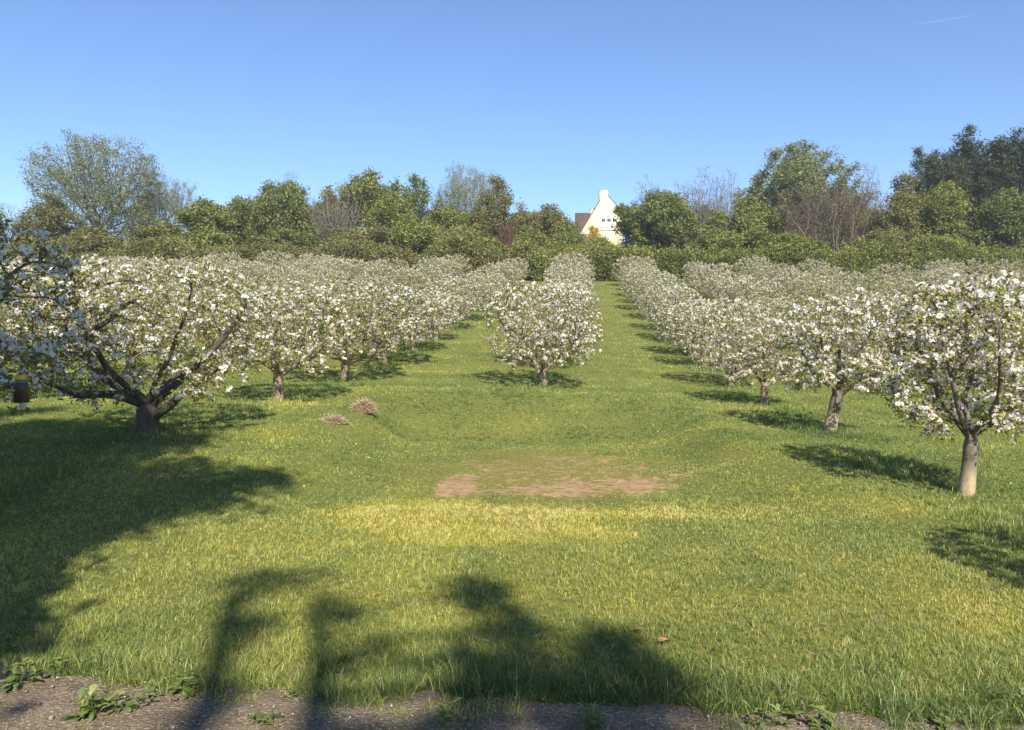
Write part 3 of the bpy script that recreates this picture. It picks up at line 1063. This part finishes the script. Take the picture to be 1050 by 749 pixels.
bg('tree', 'lacy grey tree with sky between its branches, above the dark bushes', tr, 'oak', LM['sage'], M_GWOOD, 480, 162, 62, 104, T, 1.1)
bg('tree', 'olive green tree leaning on the lacy grey one', tr, 'tallC', LM['olive'], M_BWOOD, 514, 180, 52, 98, T)
bg('tree', 'ragged brownish green tree nearest the house roof', tr, 'roundA', LM['olive'], M_TWIG, 556, 206, 60, 92, T)
bg('shrub', 'copper-leaved bush glowing rusty among the green', 'bush', 'bushD', LM['rust'], M_TWIG, 521, 229, 15, 92, S)
bg('shrub', 'dark twiggy bush below the tiled house roof', 'bush', 'bushE', LM['dark'], M_TWIG, 586, 226, 36, 90, S)
bg('shrub', 'golden yellow bush in front of the cream gable', 'bush', 'tallC', LM['gold'], M_TWIG, 615, 229, 26, 91, S)
bg('shrub', 'dark green bush directly under the cream gable', 'bush', 'bushE', LM['mid'], M_TWIG, 612, 241, 46, 86, S)
bg('tree', 'dense dark green tree touching the house gable', tr, 'wideJ', LM['dark'], M_BWOOD, 674, 194, 88, 92, T)
bg('bare_tree', 'grey-brown thin treetop above the dense dark tree by the gable', tr, 'bareG', LM['grey'], M_GWOOD, 672, 179, 62, 102, T)
bg('bare_tree', 'wide bare tree with curving grey twigs against the sky', tr, 'bareG', LM['grey'], M_GWOOD, 716, 170, 72, 103, T)
bg('bare_tree', 'slim bare tree beside the big pale green tree', tr, 'bareF', LM['grey'], M_GWOOD, 744, 168, 40, 105, T)
bg('tree', 'big pale yellow-green tree, tallest to the side of the house', tr, 'giant', LM['sage'], M_BWOOD, 808, 139, 112, 104, T)
bg('tree', 'green tree between the bare twigs and the pale yellow-green giant', tr, 'roundA', LM['mid'], M_BWOOD, 757, 201, 70, 95, T)
bg('bare_tree', 'thin grey tree fading out behind the pale giant', tr, 'bareF', LM['sage'], M_GWOOD, 882, 163, 56, 107, T)
bg('thorn_bush', 'large leafless brown thorn thicket with a smooth domed top', 'bush', 'thorn', LM['brown'], M_TWIG, 840, 190, 96, 92, S)
bg('tree', 'dark brownish pointed tree beside the thorn thicket', tr, 'tallC', LM['olive'], M_TWIG, 910, 178, 62, 94, T)
bg('tree', 'yellow-green round tree in front of the dark conifers', tr, 'roundA', LM['lime'], M_BWOOD, 968, 181, 78, 93, T)
bg('pine_tree', 'dark conifer with the lowest crown of the three', tr, 'pineI', LM['pine'], M_BWOOD, 964, 147, 66, 102, T)
bg('pine_tree', 'dark conifer standing between two others', tr, 'pineI', LM['pine'], M_BWOOD, 1003, 135, 70, 103, T)
bg('pine_tree', 'tallest dark conifer, cut by the edge of the photo', tr, 'pineI', LM['pine'], M_BWOOD, 1042, 129, 78, 101, T)
bg('tree', 'very dark broad tree below the tallest conifer', tr, 'roundA', LM['dark'], M_BWOOD, 1032, 188, 84, 91, T)
bg('tree', 'dull green tree filling the gap behind the two rounded dark ones', tr, 'wideJ', LM['mid'], M_BWOOD, 252, 206, 74, 104, T)
bg('tree', 'broad olive tree glimpsed behind the foot of the bright green dome', tr, 'wideJ', LM['olive'], M_BWOOD, 330, 205, 80, 106, T)
bg('tree', 'mid green tree low behind the lacy grey one', tr, 'wideJ', LM['mid'], M_BWOOD, 470, 212, 82, 99, T)
bg('tree', 'brownish green tree low between the leaning olive tree and the house', tr, 'wideJ', LM['olive'], M_TWIG, 540, 214, 70, 101, T)
bg('tree', 'dark tree seen behind the bare curving twigs', tr, 'wideJ', LM['mid'], M_BWOOD, 722, 212, 74, 108, T)
bg('tree', 'olive tree rising behind the thorn thicket', tr, 'wideJ', LM['olive'], M_BWOOD, 862, 196, 84, 106, T)
bg('tree', 'dark green tree between the pointed brownish tree and the yellow-green one', tr, 'wideJ', LM['dark'], M_BWOOD, 936, 200, 74, 107, T)
bg('shrub', 'leafy green bush in front of the thorn thicket', 'bush', 'bushE', LM['bright'], M_TWIG, 815, 238, 76, 86.5, S)
bg('shrub', 'dark bush below the pointed brownish tree', 'bush', 'bushD', LM['olive'], M_TWIG, 893, 236, 66, 87, S)
bg('shrub', 'green bush between the gable tree and the thorn thicket', 'bush', 'bushD', LM['mid'], M_TWIG, 752, 232, 66, 87, S)
bg('shrub', 'lighter green bush in front of the dull rounded trees left of the spire', 'bush', 'bushE', LM['mid'], M_TWIG, 418, 228, 74, 87, S)
bg('shrub', 'olive bush at the foot of the bright green dome', 'bush', 'bushD', LM['olive'], M_TWIG, 368, 231, 70, 87.5, S)
bg('shrub', 'dark bush at the foot of the twiggy-topped dark tree', 'bush', 'bushE', LM['dark'], M_TWIG, 290, 234, 80, 87, S)
bg('shrub', 'green bush at the foot of the broad rounded dark tree', 'bush', 'bushE', LM['mid'], M_TWIG, 205, 232, 72, 87.5, S)
bg('shrub', 'pale green bush below the lacy grey tree', 'bush', 'bushE', LM['bright'], M_TWIG, 482, 233, 70, 87, S)
bg('shrub', 'mixed green bush near the end of the middle row', 'bush', 'bushD', LM['mid'], M_TWIG, 553, 236, 60, 87, S)
bg('shrub', 'yellowish bush at the foot of the yellow-green round tree', 'bush', 'bushE', LM['lime'], M_TWIG, 962, 238, 64, 86.5, S)
bg('tree', 'green tree outside the frame beside the conifers', tr, 'roundB', LM['mid'], M_BWOOD, 1095, 170, 90, 95, T)
bg('tree', 'dark green tree outside the frame behind the shaded apple', tr, 'roundA', LM['dark'], M_BWOOD, -45, 200, 90, 95, T)

# overgrown hedge at the head of the orchard: long lumpy foliage, one hedge each
def hedge(label, seed, x0, x1, y, hgt, leafm, nl, depth=3.0):
    r = R(seed)
    n = int((x1 - x0) / .55)
    cx = np.linspace(x0, x1, n) + r.normal(0, .2, n)
    cy = y + r.normal(0, depth * .28, n)
    hh = hgt * (0.80 + .34 * fbm(cx, cx * 0, .9, seed, 3))
    w = r.integers(0, n, nl // 12)
    f = r.uniform(0, 1, len(w)) ** .6
    c = np.stack([cx[w] + r.normal(0, .45, len(w)), cy[w] + r.normal(0, .5, len(w)), hh[w] * f], 1)
    P = np.repeat(c, 12, 0) + r.normal(0, .24, (len(w) * 12, 3))
    P[:, 2] = np.abs(P[:, 2]) + H(P[:, 0], P[:, 1])
    LV, LQ = leaf_faces(P, .22, .6, r, .2)
    bt = r.normal(.5, .18, len(w)) + .15 * fbm(c[:, 0], c[:, 2], .8, seed + 1)
    lt = np.clip(np.repeat(bt, 12) + r.normal(0, .14, len(P)), 0, 1)
    o = thing('hedge', label, 'hedge', (0, 0, 0))
    mesh('foliage', LV, LQ, leafm, o, {'tint': np.repeat(lt, 4)})
    # bare stems inside
    N, PAR = [], []
    for i in range(0, n, 2):
        b = len(N)
        p = np.array([cx[i], cy[i], h1(cx[i], cy[i]) - .1])
        for j in range(6):
            N.append(p + np.array([r.normal(0, .12), r.normal(0, .12), j * hh[i] * .16]))
            PAR.append(b + j - 1 if j else (b - 6 if b else -1))
    N = np.array(N)
    TV, TQ, _ = tubes(N, np.array(PAR), np.full(len(N), .03), 0)
    mesh('stems', TV, TQ, M_TWIG, o)
hedge('dark olive hedge closing the orchard uphill of the rows left of the lane', 701, -62, 1.5, 84, 4.6, LM['olive'], 90000)
hedge('mixed green hedge below the house at the top of the lane', 702, 1.5, 14.5, 83, 4.3, LM['mid'], 28000)
hedge('brighter green bramble hedge behind the rows right of the lane', 703, 14.5, 64, 83, 4.2, LM['bright'], 70000)

# ------------------------------------------------------------------ the house
M_CREAM = plain('cream_render', (0.57, 0.50, 0.32), .85, .10, .9)
M_TILE = plain('brown_tiles', (0.10, 0.07, 0.06), .85, .35, 3.5)
M_WHITE = plain('white_paint', (0.8, 0.79, 0.76), .5, .04)
m, t, out = newmat('window_glass')
b = t.nodes.new('ShaderNodeBsdfPrincipled')
b.inputs['Base Color'].default_value = (.09, .10, .11, 1)
b.inputs['Roughness'].default_value = .08
t.links.new(b.outputs[0], out.inputs[0])
M_GLASS = m
hs = thing('house', 'cream gabled house with steep brown roof above the trees', 'house', (0, 0, 0))
Yh = 110.0
prof = [(9.3, 13.5), (15.72, 13.5), (15.72, 23.3), (13.25, 26.15), (9.3, 19.75)]
w = MB(); w.prism(prof[::-1], Yh, Yh + 9.0)
w.build('wall', M_CREAM, hs)
rf = MB()
def slab(p, q, y0, y1, th):
    dx, dz = q[0] - p[0], q[1] - p[1]
    L = math.hypot(dx, dz); nx_, nz_ = -dz / L * th, dx / L * th
    if nz_ < 0: nx_, nz_ = -nx_, -nz_
    rf.prism([p, q, (q[0] + nx_, q[1] + nz_), (p[0] + nx_, p[1] + nz_)], y0, y1)
slab((9.05, 19.35), (13.24, 26.16), Yh + .05, Yh + 9.2, .16)
slab((13.26, 26.16), (15.95, 23.05), Yh + .05, Yh + 9.2, .16)
rfo = rf.build('roof', M_TILE, hs)
ck = MB(); ck.box((12.46, Yh + .03, 24.3), (13.66, Yh + 1.1, 26.44)); ck.box((12.42, Yh - .01, 26.443), (13.70, Yh + 1.14, 26.56))
ch = ck.build('chimney', M_CREAM, rfo)
pt = MB()
for cx_ in (12.8, 13.35):
    pt2 = MB(); pt2.lathe([(.13, 0), (.15, .05), (.11, .3), (.13, .34), (.09, .34), (.0, .33)], 10)
    pt.add([(a + cx_, b_ + Yh + .5, c_ + 26.56) for a, b_, c_ in pt2.v], pt2.q)
c2 = MB(); c2.box((11.5, Yh + 3, 22.0), (12.2, Yh + 4, 24.5)); c2.box((11.45, Yh + 2.95, 24.5), (12.25, Yh + 4.05, 24.62))
c2.build('chimney', M_CREAM, rfo)
# tiled wing behind
wg = MB(); wg.prism([(9.75, 14), (13, 14), (13, 20.2), (9.75, 20.2)], Yh + 4.3, Yh + 8.4)
wg.build('wing_wall', M_CREAM, hs)
rw = MB()
y0, y1, ym = Yh + 4.0, Yh + 8.7, Yh + 6.4
V = [(9.5, y0, 20.0), (13.0, y0, 20.0), (13.0, ym, 24.6), (9.5, ym, 24.6), (9.5, y1, 20.0), (13.0, y1, 20.0)]
rw.add(V, [(0, 1, 2, 3), (3, 2, 5, 4), (0, 4, 5, 1)], [(0, 3, 4), (1, 5, 2)])
rw.build('wing_roof', M_TILE, hs)
# strip window: three frames
for i in range(3):
    a, b_ = 12.66 + i * .78, 12.66 + i * .78 + .70
    wf = MB()
    for lo, hi in (((a, Yh - .05, 21.02), (b_, Yh - .004, 21.12)), ((a, Yh - .05, 22.52), (b_, Yh - .004, 22.62)), ((a, Yh - .05, 21.122), (a + .07, Yh - .004, 22.518)), ((b_ - .07, Yh - .05, 21.122), (b_, Yh - .004, 22.518)), ((a + .072, Yh - .045, 22.0), (b_ - .072, Yh - .004, 22.06))):
        wf.box(lo, hi)
    wo_ = wf.build('window', M_WHITE, hs)
    cu = MB(); cu.box((a + .072, Yh - .02, 21.122), (b_ - .072, Yh - .006, 21.998)); cu.build('curtain', M_WHITE, wo_)  # pale curtain, put in to lighten the lower panes
    pn = MB()
    pn.box((a + .072, Yh - .02, 22.062), (b_ - .072, Yh - .006, 22.518))
    pn.build('pane', M_GLASS, wo_)
sl = MB(); sl.box((12.55, Yh - .12, 20.90), (15.0, Yh - .004, 21.0)); sl.build('sill', M_WHITE, hs)

# ------------------------------------------------------------------ trees behind the viewpoint whose shade falls into the picture
def shade_tree(label, seed, x, y, hgt, wid, z0, leafn, lumps=16):
    p = bgtree(seed, hgt, wid, z0 / hgt, 900, leafn, .17, .3, .014, .2, sig=.24, lumps=lumps, trunk_to=z0 * 1.1)
    o = thing('tree', label, tr, (x, y, h1(x, y) - .05))
    for pn, mm in (('trunk', M_BWOOD), ('crown', LM['mid'])):
        p[pn].materials.append(mm)
        obj(pn, p[pn], o)
shade_tree('leafy tree standing behind the viewpoint, shading the grass under the nearest apple', 801, -4.75, -4.2, 15.4, 9.0, 2.4, 120000, 46)
def leggy_shrub(label, x, y, lumps, seed):
    """a leggy open-topped shrub: boughs grown towards loose leaf clumps"""
    r = R(seed)
    A = []
    for dx, z, q, nl in lumps:
        k = int(14 + 150 * q * q)
        p = r.normal(0, 1, (k, 3)); p /= np.linalg.norm(p, axis=1)[:, None]
        A.append(np.array([dx, 0, z]) + p * q * r.uniform(.2, 1, k)[:, None])
    A = np.concatenate(A)
    st = [wiggle((-.1, 0, -.3), (-.15, 0, 4.6), 18, .015, r)]
    lw = wiggle(st[0][-3], (-1.1, .05, 7.0), 12, .02, r)
    lw = lw + wiggle(lw[-1], (-1.22, .05, 11.2), 24, .018, r)[1:]
    st.append(lw)
    mw = wiggle(st[0][-1], (-.55, .05, 7.4), 14, .02, r)
    mw = mw + wiggle(mw[-1], (-.62, .05, 11.1), 22, .018, r)[1:]
    st.append(mw)
    st.append(wiggle(st[0][-1], (.15, 0, 7.4), 12, .02, r))
    st.append(wiggle(st[0][-2], (.75, -.05, 7.6), 13, .02, r))
    nodes, par = colonize(A, st, .16, 2.2, .22, 90, r, up=.05, jit=.22)
    rad = radii(nodes, par, .017, 2.3, .17)
    for pts, a, b in ((lw, .12, .07), (mw, .08, .05)):
        idx = [int(np.argmin(((nodes - p) ** 2).sum(1))) for p in pts]
        rad[idx] = np.maximum(rad[idx], np.linspace(a, b, len(idx)))
    TV, TQ, P = tubes(nodes, par, rad, 2)
    o = thing('shrub', label, 'bush', (x, y, h1(x, y)))
    mesh('stems', TV, TQ, M_BWOOD, o, smooth=True)
    LP = []
    for dx, z, q, nl in lumps:
        for b in range(max(2, int(nl / 22))):
            d = r.normal(0, 1, 3); d /= np.linalg.norm(d)
            c = np.array([dx, 0, z]) + d * q * r.uniform(.2, 1.05)
            LP.append(c + r.normal(0, .075, (22, 3)))
    LP = np.concatenate(LP)
    LV, LQ = leaf_faces(LP, .10, .55, r)
    mesh('foliage', LV, LQ, LM['mid'], o, {'tint': np.repeat(np.clip(r.normal(.5, .2, len(LP)), 0, 1), 4)})
leggy_shrub('tall leggy shrub behind the viewpoint whose boughs shade the near turf', 2.3, -9.0,
    [(-1.17, z, .13, 60) for z in (7.6, 8.4, 9.2, 10.0)] + [(-1.15, 10.8, .2, 110), (-1.3, 11.4, .26, 160), (-1.0, 11.6, .22, 110),
     (-.62, 9.7, .15, 70), (-.6, 10.4, .14, 80), (-.62, 11.1, .16, 110), (-.35, 10.6, .13, 60),
     (.36, 11.35, .27, 420), (.46, 10.85, .25, 260), (.30, 10.4, .36, 420), (.6, 10.2, .3, 300),
     (.98, 10.6, .25, 300), (.95, 10.1, .34, 420), (.78, 9.5, .45, 560),
     (.0, 9.7, .5, 520), (-.36, 9.4, .42, 420), (.42, 9.4, .55, 760), (.1, 8.9, .55, 640), (.62, 8.8, .5, 640), (-.45, 8.7, .42, 320), (-.85, 9.0, .24, 120), (.3, 8.3, .6, 500)], 802)

# ------------------------------------------------------------------ bottle trap hung in the nearest apple
dT = 7.15
bx, bz = at(22, dT), ztop(381, dT)
bt = thing('bottle_trap', 'dark bottle trap with yellow cap hanging from the shaded apple branch', 'trap', (bx, dT, bz))
M_AMBER = plain('brown_plastic', (0.055, 0.035, 0.022), .3, .3, 14)
M_NECK = plain('grey_blue_plastic', (0.09, 0.11, 0.14), .35, .1)
M_CAP = plain('yellow_plastic', (0.62, 0.42, 0.02), .4, .08)
M_WIRE = plain('grey_wire', (0.35, 0.33, 0.3), .5, .05)
mb = MB(); mb.lathe([(.0, -.285), (.060, -.285), (.066, -.279), (.066, -.16), (.068, -.15), (.066, -.14), (.060, -.118), (.050, -.100)], 24)
mb.build('bottle', M_AMBER, bt, smooth=True)
mb = MB(); mb.lathe([(.052, -.101), (.050, -.078), (.044, -.070), (.0, -.070)], 24); mb.build('neck', M_NECK, bt, smooth=True)
mb = MB(); mb.lathe([(.048, -.071), (.050, -.064), (.050, -.036), (.044, -.030), (.0, -.028)], 24); mb.build('cap', M_CAP, bt, smooth=True)
Nw = np.array([(0, 0, -.03), (0.004, 0, -.008), (.012, 0, .012), (.004, 0, .028), (-.010, 0, .016), (-.012, 0, .0)])
TV, TQ, _ = tubes(Nw, np.array([-1, 0, 1, 2, 3, 4]), np.full(6, .003), 0)
mesh('wire_hook', TV, TQ, M_WIRE, bt)

# ------------------------------------------------------------------ clumps of dry cut grass on the bank edge
M_STRAW = leaf_mat('straw', [(0, (0.20, 0.13, 0.075)), (.5, (0.42, 0.31, 0.19)), (1, (0.58, 0.47, 0.31))], .2)
def straw(label, px, py, d, w, h, seed):
    r = R(seed)
    x = at(px, d)
    z = h1(x, d)
    n = 2600
    a = r.uniform(0, 6.28, n); q = np.sqrt(r.uniform(0, 1, n))
    bx_, by_ = np.cos(a) * q * w, np.sin(a) * q * w * .7
    bz_ = h * np.sqrt(np.clip(1 - q ** 2, 0, 1)) * r.uniform(.2, 1, n)
    P = np.stack([bx_, by_, bz_], 1)
    d1 = np.stack([r.normal(0, 1, n), r.normal(0, 1, n), r.normal(-.3, .5, n)], 1)
    d1 /= np.linalg.norm(d1, axis=1)[:, None]
    L = r.uniform(.07, .2, n)[:, None]
    sd = np.cross(d1, r.normal(0, 1, (n, 3))); sd /= np.linalg.norm(sd, axis=1)[:, None]
    e = P + d1 * L
    e[:, 2] = np.maximum(e[:, 2], -.02)
    V = np.stack([P - sd * .005, P + sd * .005, e + sd * .002, e - sd * .002], 1).reshape(-1, 3)
    i = np.arange(n) * 4
    o = mesh('dry_grass_clump', V, np.stack([i, i + 1, i + 2, i + 3], 1), M_STRAW, None, {'tint': np.repeat(np.clip(r.normal(.5, .25, n), 0, 1), 4)}, loc=(x, d, z))
    tag(o, label, 'dry grass clump', 'clumps of dry cut grass on the bank')
straw('larger pinkish straw clump on the bank edge, higher up the slope', 373, 437, 15.6, .17, .24, 1)
straw('smaller greyish straw clump on the bank edge, lower down', 343, 454, 13.9, .14, .07, 2)

# ------------------------------------------------------------------ weeds on the bare dirt
M_WEED = leaf_mat('weed_leaves', [(0, (0.06, 0.10, 0.02)), (.5, (0.16, 0.21, 0.05)), (1, (0.33, 0.36, 0.12))], .35)
def weed(label, px, py, size, n, seed, upright=.6):
    r = R(seed)
    d = CAMZ * FPX / (py - CY)
    x = at(px, d)
    z = h1(x, d) + .012
    V, Q, T = [], [], []
    def leaf(p, dr, el, L, wd, tint):
        sd = np.array([-dr[1], dr[0], 0])
        base = len(V)
        p = p.copy()
        e = el
        for j, ww in enumerate((.15, .75, .55, 1.0, .7, .06)):
            k = wd * .5 * ww * r.uniform(.85, 1.15)
            up = np.array([0, 0, .25 * k])
            V.extend([p - sd * k + up, p.copy(), p + sd * k + up])
            T.extend([tint, tint - .1, tint])
            p = p + (dr * cos(e) + np.array([0, 0, sin(e)])) * L / 5
            e -= r.uniform(.08, .3)
        for j in range(5):
            q = base + j * 3
            Q.extend([(q, q + 1, q + 4, q + 3), (q + 1, q + 2, q + 5, q + 4)])
    ns = max(2, n // 4)
    for k in range(ns):
        a = r.uniform(0, 6.28)
        b0 = np.array([cos(a), sin(a), 0]) * size * r.uniform(.02, .42)
        tilt = np.array([r.normal(0, .25), r.normal(0, .25), 1.0])
        hh = size * r.uniform(.35, 1.0) * (.6 + .5 * upright)
        for q in range(r.integers(4, 8)):
            f = r.uniform(0, 1)
            a2 = r.uniform(0, 6.28)
            leaf(b0 + tilt * hh * f * .75, np.array([cos(a2), sin(a2), 0]), r.uniform(.25, 1.2) * (.5 + .6 * f), size * r.uniform(.25, .5), size * r.uniform(.10, .19), np.clip(.35 + .45 * f + r.normal(0, .12), 0, 1))
        b = len(V)                          # the stem itself
        tp = b0 + tilt * hh * .8
        V.extend([b0 + (-.003, 0, -.015), b0 + (.003, 0, -.015), tp + (.0015, 0, 0), tp + (-.0015, 0, 0), b0 + (0, -.003, -.015), b0 + (0, .003, -.015), tp + (0, .0015, 0), tp + (0, -.0015, 0)])
        T.extend([.3] * 8)
        Q.extend([(b, b + 1, b + 2, b + 3), (b + 4, b + 5, b + 6, b + 7)])
    V = np.array(V)
    V[:, 2] = np.maximum(V[:, 2], -.015)
    o = mesh('weed', V, np.array(Q), M_WEED, None, {'tint': np.array(T)}, loc=(x, d, z))
    tag(o, label, 'weed', 'weeds on the bare dirt track')
G = 'leafy weed on the bare dirt'
for i, (lb, px, py, s, n) in enumerate([
        ('tall tufted weed at the turf edge beside the dark tree shade', 14, 716, .17, 16),
        ('slim upright weed at the turf edge, first after the tufted one', 62, 698, .14, 9),
        ('bushy weed patch sprawling on dirt below the slim upright weed', 95, 744, .17, 22),
        ('low weed close to the sprawling patch, on bare gravelly dirt', 128, 738, .13, 12),
        ('small flat weed between the sprawling patch and the upright pair', 150, 726, .10, 8),
        ('fresh two-stemmed weed standing against the turf edge', 193, 718, .16, 11),
        ('tiny weed at the bottom edge, near the thin stem shadow', 262, 746, .09, 8),
        ('leafy weed at the bottom edge inside the dark shadow strip', 281, 748, .10, 9),
        ('little weed alone in the shadow on the turf edge', 300, 722, .08, 7),
        ('bright star-shaped weed alone in the middle of the shaded dirt', 459, 745, .12, 9),
        ('grassy weed at the end of the shadow where sunlit dirt begins', 611, 750, .14, 14),
        ('pointed upright weed, first of four in sunlit dirt', 771, 744, .13, 8),
        ('pale low weed, second of four in sunlit dirt', 801, 747, .11, 8),
        ('tallest narrow-leaved weed of the four in sunlit dirt', 829, 744, .15, 10),
        ('leaning weed, last of four in sunlit dirt', 851, 748, .11, 7),
        ('spread-out weed at the dirt edge below the bright tuft', 966, 748, .12, 10),
        ('weed at the turf edge nearest the bottom corner', 1036, 724, .13, 11)]):
    weed(lb, px, py, s * 1.15, int(n * 1.9), 900 + i, .75 if i in (0, 1, 5, 11, 13) else .5)

# fallen leaves
M_DEAD = plain('dead_leaf', (0.30, 0.15, 0.07), .7, .3, 40)
for i, (lb, px, py, s) in enumerate([('curled brown dead leaf on the yellowed turf beyond the shrub shadow', 681, 668, .062), ('small pale dead leaf near the curled brown one', 655, 654, .035),
                                  ('dead leaf on the dirt edge in shade', 503, 702, .04)]):
    d = CAMZ * FPX / (py - CY); x = at(px, d); r = R(70 + i)
    u = np.linspace(-1, 1, 7)
    V, Q = [], []
    for j, f in enumerate(u):
        w_ = .5 * (1 - f * f) ** .7 + .02
        for e in (-1, -.4, .4, 1):
            V.append((f * s * .7, e * w_ * s, .025 + .35 * s * (e * e) * (1 - f * f) + .12 * s * f * f + r.normal(0, .002)))
    for j in range(6):
        for e in range(3):
            q = j * 4 + e
            Q.append((q, q + 1, q + 5, q + 4))
    o = mesh('dead_leaf', np.array(V), np.array(Q), M_DEAD, loc=(x, d, h1(x, d)), smooth=True)
    o.rotation_euler = (.1, -.1, r.uniform(0, 6.28))
    tag(o, lb, 'dead leaf')

# pebbles and straw bits on the dirt: stuff
r = R(31)
n = 1500
px_ = r.uniform(-3.6, 3.6, n); py_ = r.uniform(2.8, 4.5, n)
ok = py_ < track_edge(px_) + .05
px_, py_ = px_[ok], py_[ok]; n = len(px_)
oct_ = np.array([(1, 0, 0), (0, 1, 0), (-1, 0, 0), (0, -1, 0), (0, 0, .7), (0, 0, -.7)])
of = np.array([(0, 1, 4), (1, 2, 4), (2, 3, 4), (3, 0, 4), (1, 0, 5), (2, 1, 5), (3, 2, 5), (0, 3, 5)])
M3 = rand_rot(n, r)
s = .004 + .014 * r.uniform(0, 1, n) ** 4
Vp = np.einsum('nij,vj->nvi', M3, oct_) * (s[:, None, None]) * r.uniform(.6, 1.3, (n, 6, 1)) + np.stack([px_, py_, H(px_, py_) + .02], 1)[:, None]
Fp = (of[None] + (np.arange(n) * 6)[:, None, None]).reshape(-1, 3)
o = mesh('gravel', Vp.reshape(-1, 3), Fp, leaf_mat('pebbles', [(0, (.10, .085, .065)), (.6, (.26, .22, .17)), (1, (.5, .46, .40))], 0, gloss=0), attrs={'tint': np.repeat(r.uniform(0, 1, n), 6)})
o['kind'] = 'stuff'

# dead grass strewn over the dirt and caught in the turf: stuff
n = 9000
x = r.uniform(-4.2, 4.2, n); y = 3.0 + r.uniform(0, 1, n) ** 1.4 * 4.2
kp = r.uniform(0, 1, n) < np.where(y < track_edge(x), .35 + .6 * np.exp((y - track_edge(x)) * 3), .5)
x, y = x[kp], y[kp]; n = len(x)
a = r.uniform(0, 6.28, n); L = r.uniform(.02, .10, n); w_ = r.uniform(.0012, .0026, n)
z = H(x, y) + np.where(y < track_edge(x), .016, .022 + .03 * r.uniform(0, 1, n))
dx, dy, dz = np.cos(a) * L, np.sin(a) * L, r.normal(0, .10, n) * L
V = np.stack([np.stack([x + np.sin(a) * w_, y - np.cos(a) * w_, z], 1), np.stack([x - np.sin(a) * w_, y + np.cos(a) * w_, z], 1),
              np.stack([x + dx, y + dy, z + np.abs(dz)], 1)], 1).reshape(-1, 3)
o = mesh('straw_litter', V, np.arange(n * 3).reshape(n, 3), M_STRAW, None, {'tint': np.repeat(np.clip(r.normal(.6, .25, n), 0, 1), 3)})
o['kind'] = 'stuff'

# daisies and fallen petals dotted through the turf: stuff
n = 170
y = np.sqrt(r.uniform(9 ** 2, 32 ** 2, n)); x = r.uniform(-1, 1, n) * (.68 * y)
kp = (fbm(x, y, .8, 91) > -.1) & (m_worn(x, y) < .2)
x, y = x[kp], y[kp]; n = len(x)
k = 7
an = np.arange(k) * 2 * pi / k
V = np.zeros((n, k, 3))
rr = r.uniform(.007, .013, n)
V[:, :, 0] = x[:, None] + np.cos(an) * rr[:, None]
V[:, :, 1] = y[:, None] + np.sin(an) * rr[:, None] * .9
V[:, :, 2] = (H(x, y) + r.uniform(.05, .1, n))[:, None] + np.sin(an) * rr[:, None] * .4 + (np.arange(k) % 2) * .003
o = mesh('daisy_flowers', V.reshape(-1, 3), (np.arange(n * k).reshape(n, k)), leaf_mat('daisies', [(0, (.8, .8, .74)), (.8, (.8, .78, .7)), (.85, (.75, .6, .05)), (1, (.75, .6, .05))], .2, gloss=0), attrs={'tint': np.repeat(r.uniform(0, 1, n), k)})
o['kind'] = 'stuff'

# ------------------------------------------------------------------ faint contrail high in the sky
D = 14000.0
p0 = np.array([at(936, D), D, ztop(25.5, D)]); p1 = np.array([at(1012, D), D * 1.02, ztop(14.5, D * 1.02)])
Nc = np.array([p0 + (p1 - p0) * f for f in np.linspace(0, 1, 14)])
rc = 11 + 4 * np.sin(np.linspace(0, pi, 14)); rc[0] = rc[-1] = 2
TV, TQ, _ = tubes(Nc, np.arange(-1, 13), rc, 0)
m, t, out = newmat('vapour')
d_ = t.nodes.new('ShaderNodeBsdfDiffuse'); d_.inputs[0].default_value = (.9, .92, .95, 1)
tp = t.nodes.new('ShaderNodeBsdfTransparent'); mx = t.nodes.new('ShaderNodeMixShader')
mx.inputs[0].default_value = .022
t.links.new(tp.outputs[0], mx.inputs[1]); t.links.new(d_.outputs[0], mx.inputs[2]); t.links.new(mx.outputs[0], out.inputs[0])
tag(mesh('contrail', TV, TQ, m, smooth=True), 'faint white contrail slanting across the upper sky', 'contrail')

# ------------------------------------------------------------------ thin spring haze
mb = MB(); mb.box((-3060, -3060, -1.8), (3060, 3060, 37.0))
m, t, out = newmat('thin_haze')
pv = t.nodes.new('ShaderNodeVolumePrincipled')
pv.inputs['Color'].default_value = (.86, .92, 1.0, 1)
pv.inputs['Density'].default_value = HAZE
pv.inputs['Anisotropy'].default_value = 0.0
t.links.new(pv.outputs[0], out.inputs['Volume'])
o = mb.build('haze', m)
o['kind'] = 'stuff'
